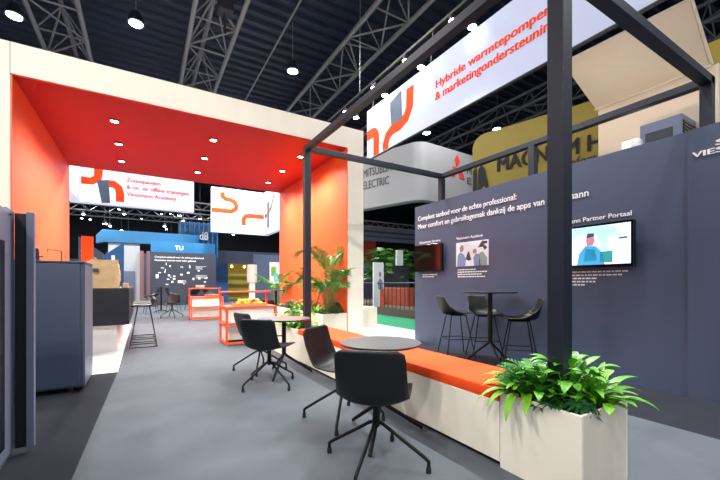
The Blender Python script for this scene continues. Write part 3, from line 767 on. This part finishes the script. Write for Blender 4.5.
leafplant('split_leaf_plant', 'dark green low plant between the ferns at the long side of the near planter', 2.08, 1.30, Z, 'leafd', bushy(2.10, 1.28, Z, 22, .08, 9, (.02, .1), 7, (10, 80), .3), group=G1)
G2 = 'plants in the planter at the far bench end'
leafplant('birds_nest_fern', 'bright strap-leaved fern hanging over the far end of the orange pad', 2.26, 5.5, Z, 'frond', nest(2.26, 5.5, Z, 26, .38, .06, 11, (80, 25), (-15, -70)), group=G2)
leafplant('birds_nest_fern', 'pale green fern left of the dark post at the far bench end', 2.18, 5.95, Z, 'frond', nest(2.18, 5.95, Z, 24, .4, .06, 12, (80, 30), (-10, -60)), group=G2)
leafplant('aralia', 'lobed green plant spilling over the left end of the far bench planter', 2.12, 5.30, Z, 'frond2', bushy(2.12, 5.6, Z, 26, .12, 13, (.08, .3)), group=G2)
leafplant('aralia', 'light lobed plant at the back of the far bench planter', 2.3, 6.15, Z, 'frond2', bushy(2.3, 6.15, Z, 26, .12, 14, (.08, .32)), group=G2)
G3 = 'plants in the planter along the portal'
for k, (x, y) in enumerate(((3.85, 7.5), (3.85, 7.9), (3.75, 8.6), (3.75, 9.4), (3.8, 10.4))):
    leafplant('leafy_shrub', ['dark leafy shrub in the portal planter nearest the plywood column', 'dark leafy shrub behind the palm stems in the portal planter', 'dark leafy shrub midway along the portal planter', 'dark leafy shrub past the middle of the portal planter', 'dark leafy shrub near the far end of the portal planter'][k],
        x, y, .46, 'leafd' if k % 2 == 0 else 'feather', bushy(x, y, .46, 60, .09, 20+k, (.05, .3), 7, (10, 85)), group=G3)
for k, (x, y) in enumerate(((3.52, 7.9), (3.55, 9.0))):
    leafplant('birds_nest_fern', ['green strap-leaved fern at the front left of the portal planter', 'green strap-leaved fern midway along the portal planter'][k], x, y, .46, 'frond', nest(x, y, .46, 20, .4, .06, 30+k, (80, 30), (-10, -60)), group=G3)
def palm(label, x, y, z, h, n, seed, L=.85):
    t = thing('potted_palm', label, 'palm', (x, y, z), group='palms in the planter along the portal')
    r = random.Random(seed); st_ = nb()
    for k in range(n):
        az = 2*PI*k*.381*1.0+r.uniform(-.3, .3); hb = h*r.uniform(.3, .78); l = L*r.uniform(.65, 1.05); lean = r.uniform(.05, .2)
        p = Vector((x+.05*math.cos(az), y+.05*math.sin(az), z-.04)); top = p+Vector((lean*math.cos(az), lean*math.sin(az), hb))
        tube(st_, [p, (p+top)/2+Vector((0, 0, .03)), top], .009, 6, .006)
        b = nb(); q = top.copy(); N = 25; e0 = r.uniform(62, 88); e1 = r.uniform(-55, 20); pts = [q.copy()]
        for i in range(N):
            e = math.radians(e0+(e1-e0)*(i/N)**1.1); d = Vector((math.cos(e)*math.cos(az), math.cos(e)*math.sin(az), math.sin(e))); q = q+d*l/N; pts.append(q.copy())
            s_ = Vector((-math.sin(az), math.cos(az), 0)); ll = .32*math.sin(PI*(.12+.83*i/N))**.8
            for sg in (-1, 1):
                dirn = (s_*sg*.75+d*.85+Vector((0, 0, -.1+r.uniform(-.15, .15)))).normalized(); tip = q+dirn*ll+Vector((0, 0, -ll*.12)); mid = q+dirn*ll*.5; wv = d*.011
                b.faces.new([b.verts.new(v) for v in (q-wv*.4, mid-wv, tip, mid+wv, q+wv*.4)])
        tube(b, pts, .004, 4); clampx(b)
        obj('frond', b, 'palm', t)
    obj('stems', st_, 'stem', t, smooth=True)
palm('tall feathery palm in front of the orange portal side, nearest the plywood column', 3.72, 7.62, .46, 1.7, 24, 5, .8)
palm('second feathery palm beside the dark post in front of the orange side', 3.62, 8.4, .46, 1.0, 11, 9, .7)
palm('distant palm at the far end of the orange portal side', 3.72, 11.5, .46, 1.0, 11, 11, .7)

# ------------------------------------------------------------------ hanging signs beyond the wall
def slab(bm, p0, p1, z0, z1, th):
    """vertical slab from p0 to p1, thickness away to the left of p0->p1"""
    d = Vector((p1[0]-p0[0], p1[1]-p0[1], 0)).normalized(); n = Vector((-d.y, d.x, 0))*th
    return prism(bm, [(p0[0], p0[1], z0), (p1[0], p1[1], z0), (p1[0], p1[1], z1), (p0[0], p0[1], z1)], n)
# grey rounded banner ring
t = thing('rounded_sign', 'grey rounded hanging sign with a red three-diamond logo behind the wall', 'sign', (8, 10.5, 4.2))
# corner and faces computed as plan points
A_ = Vector((7.4, 13.2)); Bc = Vector((8.45, 9.9)); D_ = Vector((12.5, 10.1))
def fillet(A, B, D, r, n=10):
    u = (A-B).normalized(); v = (D-B).normalized(); half = math.acos(u.dot(v))/2; dist = r/math.tan(half)
    p0 = B+u*dist; p1 = B+v*dist; c = B+(u+v).normalized()*(r/math.sin(half)); a0 = math.atan2(p0.y-c.y, p0.x-c.x); a1 = math.atan2(p1.y-c.y, p1.x-c.x)
    da = (a1-a0+PI) % (2*PI)-PI
    return [A]+[Vector((c.x+r*math.cos(a0+da*i/n), c.y+r*math.sin(a0+da*i/n))) for i in range(n+1)]+[D], p0, p1
path, F0, F1 = fillet(A_, Bc, D_, .55)
b = nb(); th = []
outer = path; inner = [p+Vector((.3, .3)) for p in path]
poly = [(p.x, p.y, 4.2) for p in outer]+[(p.x, p.y, 4.2) for p in inner[::-1]]
prism(b, poly, (0, 0, 2.1)); obj('fabric', b, 'grey', t, smooth=True)
d1 = (F0-A_).normalized(); n1 = Vector((d1.y, -d1.x))
if n1.dot(-A_) < 0: n1 = -n1
u3 = Vector((d1.x, d1.y, 0)); o_ = A_+n1*.01+d1*.78
obj('lettering', text_bm('MITSUBISHI', (o_.x, o_.y, 5.47), u3, V, 1.5, .33, .004, .01), 'greyT', t)
obj('lettering', text_bm('ELECTRIC', (o_.x, o_.y, 4.98), u3, V, 1.3, .33, .004, .01), 'greyT', t)
d2 = (D_-F1).normalized(); n2 = Vector((d2.y, -d2.x))
if n2.dot(-F1) < 0: n2 = -n2
def Q(s_, z): p = F1+d2*s_+n2*.012; return (p.x, p.y, z)
b = nb(); cx0 = 1.5; cz = 5.66
def lg(*q): prism(b, [Q(cx0+x, cz+z) for x, z in q], (n2.x*.01, n2.y*.01, 0))
lg((0, .02), (.15, .27), (0, .52), (-.15, .27)); lg((-.01, 0), (-.24, 0), (-.44, -.4), (-.16, -.4)); lg((.01, 0), (.24, 0), (.44, -.4), (.16, -.4))
obj('logo', b, 'logored', t)
u3 = Vector((d2.x, d2.y, 0))
obj('lettering', text_bm('MITSUBISHI', Q(2.08, 5.52), u3, V, 2.0, .27, .004, .01), 'greyT', t)
obj('lettering', text_bm('ELECTRIC', Q(2.08, 5.12), u3, V, 1.65, .27, .004, .01), 'greyT', t)

# yellow sign
t = thing('yellow_sign', 'large yellow hanging sign with black lettering behind the slate wall', 'sign', (8.6, 7.6, 3.6))
P0 = Vector((8.6, 7.65)); dd = Vector((.242, -.970)).normalized(); nn_ = Vector((-.970, -.242))
def YQ(s_, z, o=.0): p = P0+dd*s_+nn_*o; return (p.x, p.y, z)
prof = [YQ(0, 3.6), YQ(4.2, 3.6), YQ(4.2, 5.65)]+[YQ(.4-.4*math.sin(math.radians(a)), 5.25+.4*math.cos(math.radians(a))) for a in range(0, 91, 15)]
obj('panel', prism(nb(), prof, (.97, .242, 0)), 'yellow', t)
a = text_bm('MAGNUM H', YQ(.78, 4.42, .02), (dd.x, dd.y, 0), V, 2.54, .42, .01, .03)
obj('lettering', a, 'mblack', t)
obj('lettering', text_bm('comfort', YQ(2.3, 4.13, .02), (dd.x, dd.y, 0), V, .95, .24, .01, 0), 'greyT', t)
b = nb()
prism(b, [YQ(.02, 3.8, .02), YQ(.04, 4.6, .02), YQ(.14, 4.7, .02), YQ(.16, 3.8, .02)], (nn_.x*.01, nn_.y*.01, 0))
prism(b, [YQ(.18, 3.8, .02), YQ(.2, 4.6, .02), YQ(.3, 4.75, .02), YQ(.4, 4.6, .02), YQ(.54, 3.95, .02), YQ(.44, 3.9, .02), YQ(.4, 4.1, .02), YQ(.32, 4.1, .02), YQ(.26, 3.8, .02)], (nn_.x*.01, nn_.y*.01, 0))
obj('logo', b, 'mblack', t)
t = tag(single('yellow_block', box(nb(), 10.3, 10.9, 0, 2.9, 3.0, 6.3), 'yellow', (10.4, 0, 3.0)), 'second yellow sign at the right edge of the picture', 'sign')

# plywood soffit and wall section
t = thing('plywood_tower', 'tan plywood tower with an outward leaning upper panel behind the wall', 'tower', (6.5, 2.4, 0))
obj('wall_panel', box(nb(), 6.5, 6.6, 1.66, 3.1, 0, 4.1), 'tan', t)
obj('leaning_panel', prism(nb(), [(6.5, 1.72, 4.1), (6.5, 3.13, 4.1), (5.52, 3.13, 4.56), (5.8, 1.72, 4.70)], (.05, 0, .07)), 'tan', t)
obj('edge_strip', tube(nb(), [(6.48, 1.70, 4.1), (6.48, 3.14, 4.1)], .018, 6), 'tanedge', t)
obj('edge_strip', tube(nb(), [(6.5, 1.70, 4.12), (5.8, 1.70, 4.72), (5.52, 3.14, 4.58)], .02, 6), 'tanedge', t)
obj('edge_strip', box(nb(), 6.49, 6.61, 1.63, 1.66, 0, 4.1), 'tanedge', t)
t = thing('ventilation_unit', 'blue-grey appliance mounted on the tan plywood behind the wall top', 'appliance', (6.2, 2.2, 2.9))
obj('casing', box(nb(), 6.02, 6.49, 1.86, 2.33, 2.85, 3.42, .01), 'unit', t)
obj('front_panel', box(nb(), 6.008, 6.02, 1.96, 2.26, 2.98, 3.28), 'walldark', t)
b = nb()
for k in range(9): box(b, 6.04, 6.46, 1.845, 1.862, 2.95+k*.045, 2.975+k*.045)
obj('grille', b, 'black', t)
for y, lab in ((2.05, 'small white uplight clamped behind the slate wall top below the appliance'), (2.95, 'small white uplight clamped behind the slate wall top beside the lit screen')):
    t = thing('uplight', lab, 'lamp', (5.08, y, 2.80))
    obj('housing', box(nb(), 5.04, 5.16, y-.09, y+.09, 2.83, 2.93, .01), 'white', t); obj('clamp', box(nb(), 5.005, 5.04, y-.03, y+.03, 2.7, 2.9), 'white', t)
    light('SPOT', (5.12, y, 2.96), 17, .06, (1, .95, .88), target=(6.2, y-.1, 4.4), angle=120, blend=.9)

# ------------------------------------------------------------------ gap between portal and wall
t = tag(single('plinth', box(nb(), 4.49, 5.5, 8.24, 8.9, 0, .54, .003), 'ply', (5, 8.5, 0)), 'low plywood plinth right of the portal column', 'plinth')
t = tag(single('dark_panel', box(nb(), 4.9, 5.45, 8.9, 8.96, 0, 2.0), 'mblack', (5.2, 8.93, 0)), 'dark upright panel behind the low plywood plinth', 'panel')
t = thing('raised_stage', 'brown low stage with a railing on the green carpet', 'stage', (7.9, 11, 0))
obj('deck', box(nb(), 7.7, 11.5, 8.0, 17, 0, .28), 'brown', t)
b = nb(); 
for k in range(34): tube(b, [(7.8, 8.2+k*.25, .28), (7.8, 8.2+k*.25, 1.2)], .014, 5)
tube(b, [(7.8, 8.2, 1.2), (7.8, 16.6, 1.2)], .025, 6); obj('railing', b, 'frame', t)
t = tag(single('orange_counter', box(nb(), 8.9, 9.4, 11.2, 13.2, .28, 1.0, .02), 'orangedull', (8.9, 11, .28)), 'orange-brown counter behind the railing', 'counter')
t = thing('poster_stand', 'white poster stand with a photographed person at the far stand', 'poster', (7.9, 11.6, .28))
obj('board', box(nb(), 7.62, 8.10, 11.66, 11.72, .28, 2.0), 'ph_white', t)
obj('base_panel', box(nb(), 7.93, 8.12, 11.645, 11.66, .28, .95), 'orangesteel', t)
b = nb(); prism(b, [(7.84, 11.66, .95), (7.82, 11.66, 1.2), (7.9, 11.66, 1.4), (8.02, 11.66, 1.3), (8.08, 11.66, .95)], (0, -.004, 0)); obj('printed_figure', b, 'ph_blue', t)
b = nb(); lathe(b, [(0, -.1), (.05, -.05), (.06, .03), (.03, .11), (0, .12)], (0, 0, 0), 12, 1, .05); bmesh.ops.translate(b, verts=b.verts[:], vec=(7.92, 11.655, 1.52)); obj('printed_head', b, 'ph_skin', t, smooth=True)
tag(single('navy_panel', box(nb(), 9.6, 10.9, 13.6, 13.7, .28, 2.05), 'walldark', (10.2, 13.6, .28)), 'navy blue panel behind the railing of the far stand', 'panel')
tag(single('red_hanging', box(nb(), 9.6, 11.4, 17.2, 17.3, 2.4, 3.9), 'redcloth', (10.8, 17.2, 2.4)), 'dark red hanging cloth above the far stand', 'cloth')
for k, (x, y, z, s_, lb) in enumerate(((9.9, 14.4, .28, 1.15, 'tall leafy green tree behind the navy panel'), (11.2, 14.6, .28, 1.1, 'leafy green tree at the wall end of the navy panel'))):
    leafplant('indoor_tree', lb, x, y, z+1.4, 'palm', bushy(x, y, z+1.4, 320, .22, 50+k, (.2, 1.3), 7, (-20, 85), .4), cat='tree')
    C.objects[-1]
    tr = [o for o in C.objects if o.name.startswith('indoor_tree')][-1]
    obj('trunk', tube(nb(), [(x, y, z), (x+.05, y, z+.8), (x, y, z+1.42)], .06, 8), 'brown', tr)
tag(single('white_sign', box(nb(), 9.2, 9.55, 12.3, 12.36, 1.95, 2.6), 'ph_white', (9.3, 12.3, 1.95)), 'small white hanging sign among the greenery beside the slate wall', 'sign')
t = thing('ceiling_band', 'grey horizontal fascia with black stripes below the grey rounded sign', 'fascia', (8, 15, 3.2))
obj('board', box(nb(), 6, 14, 15.0, 15.2, 3.3, 4.0), 'rig', t); obj('stripe', box(nb(), 6, 14, 14.98, 15.0, 3.72, 3.80), 'mblack', t); obj('stripe', box(nb(), 6, 14, 14.98, 15.0, 3.5, 3.54), 'mblack', t)

# ------------------------------------------------------------------ seen through the portal
# hanging banners
t = thing('hanging_banner', 'white hanging banner with three orange text lines seen through the portal', 'banner', (0, 16, 4.08))
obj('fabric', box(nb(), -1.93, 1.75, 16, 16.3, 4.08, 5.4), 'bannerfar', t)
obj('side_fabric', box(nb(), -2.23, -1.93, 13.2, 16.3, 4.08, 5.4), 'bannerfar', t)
a = text_bm('Zonnepanelen', (-.55, 16, 4.98), (1, 0, 0), V, 1.1, .15, .01, .03)
obj('lettering', a, 'bannerT', t); obj('lettering', text_bm('& on- en offline trainingen', (-.55, 16, 4.72), (1, 0, 0), V, 2.1, .15, .01, .03), 'bannerT', t); a = text_bm('Viessmann Academy', (-.55, 16, 4.46), (1, 0, 0), V, 1.65, .15, .01, .03)
obj('lettering', a, 'bannerT', t)
f = lambda x, z: (x, 16, z)
obj('printed_pipe', ribbon(nb(), [f(-1.9, 4.85), f(-1.6, 4.85), f(-1.42, 4.98), f(-1.4, 5.2), f(-1.4, 5.35)], .26, (0, -.005, 0)), 'bannerT', t)
obj('printed_pipe', ribbon(nb(), [f(-1.15, 4.83), f(-.95, 4.83), f(-.8, 4.72), f(-.75, 4.5), f(-.75, 4.2)], .26, (0, -.005, 0)), 'bannerT', t)
obj('printed_appliance', prism(nb(), [f(-1.45, 4.9), f(-1.1, 4.96), f(-1.05, 4.12), f(-1.3, 4.1)], (0, -.009, 0)), 'bannerG', t)
t = thing('hanging_banner', 'white hanging corner banner with an orange pipe print above the carts', 'banner', (5, 21.5, 4.08))
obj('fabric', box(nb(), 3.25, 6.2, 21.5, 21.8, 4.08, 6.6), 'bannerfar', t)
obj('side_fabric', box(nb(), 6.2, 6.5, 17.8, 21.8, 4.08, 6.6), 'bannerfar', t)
f = lambda x, z: (x, 21.5, z)
obj('printed_pipe', ribbon(nb(), [f(3.25, 5.3), f(4.3, 5.3), f(4.55, 5.45), f(4.6, 5.65), f(4.5, 5.85), f(4.3, 5.95), f(4.0, 5.98), f(3.85, 6.1), f(3.82, 6.35)], .26, (0, -.005, 0)), 'bannerT', t)
obj('printed_pipe', ribbon(nb(), [f(5.0, 4.55), f(5.0, 4.95), f(5.15, 5.12), f(5.4, 5.15), f(6.19, 5.15)], .26, (0, -.005, 0)), 'bannerT', t)
f = lambda y, z: (6.2, y, z)
obj('printed_pipe', ribbon(nb(), [f(21.4, 5.15), f(20.6, 5.2), f(20.1, 5.5), f(19.6, 6.1)], .26, (-.005, 0, 0)), 'bannerT', t)
obj('printed_appliance', prism(nb(), [f(20.9, 4.4), f(20.9, 5.9), f(20.4, 5.9), f(20.4, 4.4)], (-.009, 0, 0)), 'bannerG', t)
# dark info wall
t = thing('info_wall', 'dark information wall with white pictograms seen through the portal', 'display wall', (2, 22, 0))
obj('panel', box(nb(), .34, 3.56, 22, 22.1, 0, 2.85), 'walldark', t)
a = text_bm('Compleet aanbod voor de echte professional', (.5, 22, 2.55), (1, 0, 0), V, 2.4, .1, .01, .02)
obj('heading', a, 'textw', t); obj('heading', text_bm('Duurzame warmte voor ieder gebouw', (.5, 22, 2.38), (1, 0, 0), V, 2.0, .1, .01, .02), 'textw', t)
b = nb()
for k in range(30):
    x = random.uniform(.5, 3.3); z = random.uniform(1.1, 2.2); w = random.uniform(.03, .14); h = random.uniform(.03, .12)
    if k == 0: x, z, w, h = 1.6, 1.2, .38, .14
    if k == 1: x, z, w, h = .55, 1.45, .13, .22
    box(b, x, x+w, 21.99, 22, z, z+h)
for k in range(8): box(b, 2.5, 2.5+random.uniform(.3, .6), 21.99, 22, 2.12-k*.05-(.3 if k > 3 else 0), 2.135-k*.05-(.3 if k > 3 else 0))
obj('pictogram', b, 'textw', t)
# blue glass pavilion behind
t = thing('blue_pavilion', 'blue two-storey exhibition pavilion beyond the dark information wall', 'pavilion', (1.5, 26, 0))
obj('fascia', box(nb(), -1.9, 3.0, 25, 25.4, 3.55, 4.25), 'blue', t)
obj('fascia', prism(nb(), [(-2.3, 25, 3.45), (-1.9, 25, 3.55), (-1.9, 25, 4.25), (-2.0, 25, 4.25), (-2.3, 25, 3.9)], (0, .4, 0)), 'blue', t)
obj('canopy', box(nb(), .35, 3.6, 22.6, 25, 2.9, 3.5), 'blue', t)
obj('curtain', box(nb(), -1.75, -.2, 25.2, 25.3, 0, 3.6), 'curtain', t)
obj('door', box(nb(), -1.0, -.45, 25.1, 25.2, 0, 1.9), 'unit', t)
obj('post', box(nb(), -.2, 0, 24.9, 25.1, 0, 3.1), 'pinkpost', t); obj('post', box(nb(), .15, .33, 24.9, 25.1, 0, 3.1), 'pinkpost', t)
tw = obj('tower', box(nb(), 2.0, 4.35, 26, 27.2, 0, 5.2), 'blueD', t)
for k in range(9): obj('fin', box(nb(), 1.98+k*.28, 2.04+k*.28, 25.75, 26, 2.9, 5.2), 'blue', t)
obj('lettering', text_bm('d8', (3.15, 25.74, 4.05), (1, 0, 0), V, .5, .55, .01, .02), 'textw', t); obj('lettering', text_bm('appel', (2.95, 25.74, 3.55), (1, 0, 0), V, .8, .3, .01, .02), 'textw', t)
obj('lettering', text_bm('TU', (1.5, 22.6, 3.05), (1, 0, 0), V, .4, .26, .01, .02), 'textw', t)
obj('end_wall', box(nb(), 3.6, 4.6, 24, 24.1, 0, 2.5), 'blueD', t)
# left bits
t = thing('blue_stand_wall', 'blue angled stand wall with a pale edge right of the paper bag', 'wall panel', (-1.5, 19, 0))
obj('panel', prism(nb(), [(-1.7, 19, .9), (-.75, 19, .9), (-.75, 19, 3.0), (-1.4, 19, 2.45), (-2.3, 19, 2.2), (-2.3, 19, .9)], (0, .2, 0)), 'blueD', t)
obj('edge', box(nb(), -1.2, -1.08, 18.95, 19, .9, 2.4), 'white', t)
t = thing('striped_sign', 'grey-blue sloping sign with white stripes above the paper bag', 'sign', (-2.2, 17, 0))
obj('board', prism(nb(), [(-2.1, 17, 1.6), (-1.35, 17, 1.6), (-1.35, 17, 2.35), (-2.1, 17, 2.95)], (0, .15, 0)), 'wall', t)
b = nb(); 
for k in range(2): prism(b, [(-2.02, 16.99, 2.42-k*.16), (-1.55, 16.99, 2.15-k*.16), (-1.55, 16.99, 2.11-k*.16), (-2.02, 16.99, 2.38-k*.16)], (0, .01, 0))
obj('stripe', b, 'textw', t)
t = thing('red_sign', 'small orange-red box sign on a dark post left of the paper bag', 'sign', (-1.5, 14, 0))
obj('box', box(nb(), -1.66, -1.37, 14, 14.2, 1.85, 2.66), 'cushion', t); obj('post', box(nb(), -1.56, -1.48, 14.05, 14.15, 0, 1.85), 'mblack', t)
# right part: yellow kiosk, grey wall, white tank
t = thing('yellow_kiosk', 'warmly lit yellow kiosk seen beyond the orange counters', 'kiosk', (6, 28, 0))
obj('back_wall', box(nb(), 4.7, 8.6, 28, 28.2, 0, 2.7), 'yellowroom', t); obj('lintel', box(nb(), 4.5, 9, 26.9, 27.1, 2.6, 3.5), 'rig', t)
for x in (5.5, 6.4): obj('lamp', lathe(nb(), [(0, 2.3), (.09, 2.36), (.09, 2.45), (0, 2.52)], (x, 27.3, 0), 12), 'lamp_y', t, smooth=True)
b = nb()
for k in range(3): box(b, 5.4, 7.6, 27.6, 27.9, .5+k*.6, .54+k*.6)
obj('shelf', b, 'brown', t); obj('doorway', box(nb(), 4.85, 5.35, 27.9, 28, 0, 2.0), 'mblack', t)
tag(single('grey_partition', box(nb(), 5.1, 8.2, 19.6, 19.7, 0, 2.75), 'wall', (6.8, 19.6, 0)), 'grey partition wall at the far right inside the portal', 'partition')
t = thing('framed_poster', 'colourful framed poster on the grey partition beside the distant palm', 'poster', (6.1, 19.55, 1.3))
obj('print', box(nb(), 5.95, 6.5, 19.56, 19.598, 1.15, 2.35), 'ph_white', t)
obj('printed_shape', box(nb(), 6.03, 6.3, 19.55, 19.56, 1.6, 2.1), 'frond', t); obj('printed_shape', box(nb(), 6.2, 6.4, 19.545, 19.55, 1.3, 1.75), 'scr_blue', t)
t = thing('boiler_tank', 'white cylindrical tank on a post beyond the nearer orange counter', 'tank', (3.85, 15.1, 0))
obj('cylinder', lathe(nb(), [(0, 1.2), (.19, 1.22), (.2, 1.26), (.2, 1.92), (.19, 1.96), (0, 1.97)], (3.85, 15.1, 0), 24), 'white', t, smooth=True); obj('stand', box(nb(), 3.75, 3.95, 15.0, 15.2, 0, 1.2), 'white', t)
# distant stools and chairs in front of the info wall
round_table('bar_table', .62, 17.0, .33, 1.05, (90, 210, 330), .3, 'distant high black table in front of the information wall', split=.12, topm='tableedge')
k = 0
for x, y, a, lb in ((.25, 16.3, 100, 'distant black bar stool left of the far high table'), (1.1, 17.4, 250, 'distant black bar stool right of the far high table'),
                (1.9, 17.9, 30, 'distant black bar stool before the white pictogram blocks'), (2.6, 18.1, 200, 'distant black bar stool behind the plates on the farther counter')):
    dup(st, (x, y, 0), math.radians(a), lb, 'distant bar stools before the information wall')
chair(.85, 12.7+1.5, 200, 10, 'distant black shell chair left of the farther orange counter')

# distant low structures at hall ends to fill the dark
for k, (x0, x1, y, z, m, lb) in enumerate(((-9, -3, 30, 2.8, 'walldark', 'dark distant stand wall at the far left of the hall'), (-2.5, 3, 34, 3.6, 'rig', 'grey distant stand wall behind the blue pavilion'),
        (4.6, 9.5, 32, 3.8, 'rig', 'grey distant stand wall above the yellow kiosk'), (10, 18, 24, 3.0, 'walldark', 'dark distant stand wall beyond the green carpet'))):
    tag(single('distant_stand', box(nb(), x0, x1, y, y+.3, 0, z), m, ((x0+x1)/2, y, 0)), lb, 'stand')
# cross trusses far away
for k, (y, z, lb) in enumerate(((23.5, 5.6, 'low cross truss nearest beyond the portal'), (29, 5.9, 'low cross truss in the middle distance beyond the portal'), (36, 6.6, 'low cross truss farthest beyond the portal'))):
    t = thing('cross_truss', lb, 'truss', (0, y, z), group='low cross trusses far behind the portal')
    for dz in (0, .4): obj('chord', tube(nb(), [(-12, y, z+dz), (20, y, z+dz)], .045, 6), 'truss', t)
    b = nb(); x = -12
    while x < 20: tube(b, [(x, y, z), (x+.5, y, z+.4), (x+1, y, z)], .02, 4); x += 1
    for x in (-10, -4, 2, 8, 14): obj('cable', tube(nb(), [(x, y, z+.4), (x, y, 10.4)], .015, 5), 'truss', t)
    obj('bracing', b, 'truss', t)

# ------------------------------------------------------------------ world, camera
w = bpy.data.worlds.new('hall_ambient'); bpy.context.scene.world = w; w.use_nodes = True
w.node_tree.nodes['Background'].inputs[0].default_value = (.85, .92, 1, 1); w.node_tree.nodes['Background'].inputs[1].default_value = .8
cam = bpy.data.cameras.new('camera'); co = bpy.data.objects.new('camera', cam); C.objects.link(co)
cam.sensor_width = 36; cam.lens = 18; cam.shift_y = 43/720; cam.clip_start = .02; cam.clip_end = 200
co.location = (0, 0, 1.2); co.rotation_euler = (PI/2, 0, -math.radians(31))
sc = bpy.context.scene; sc.camera = co
sc.view_settings.view_transform = 'Standard'; sc.view_settings.look = 'None'; sc.view_settings.gamma = 1; sc.view_settings.exposure = .35
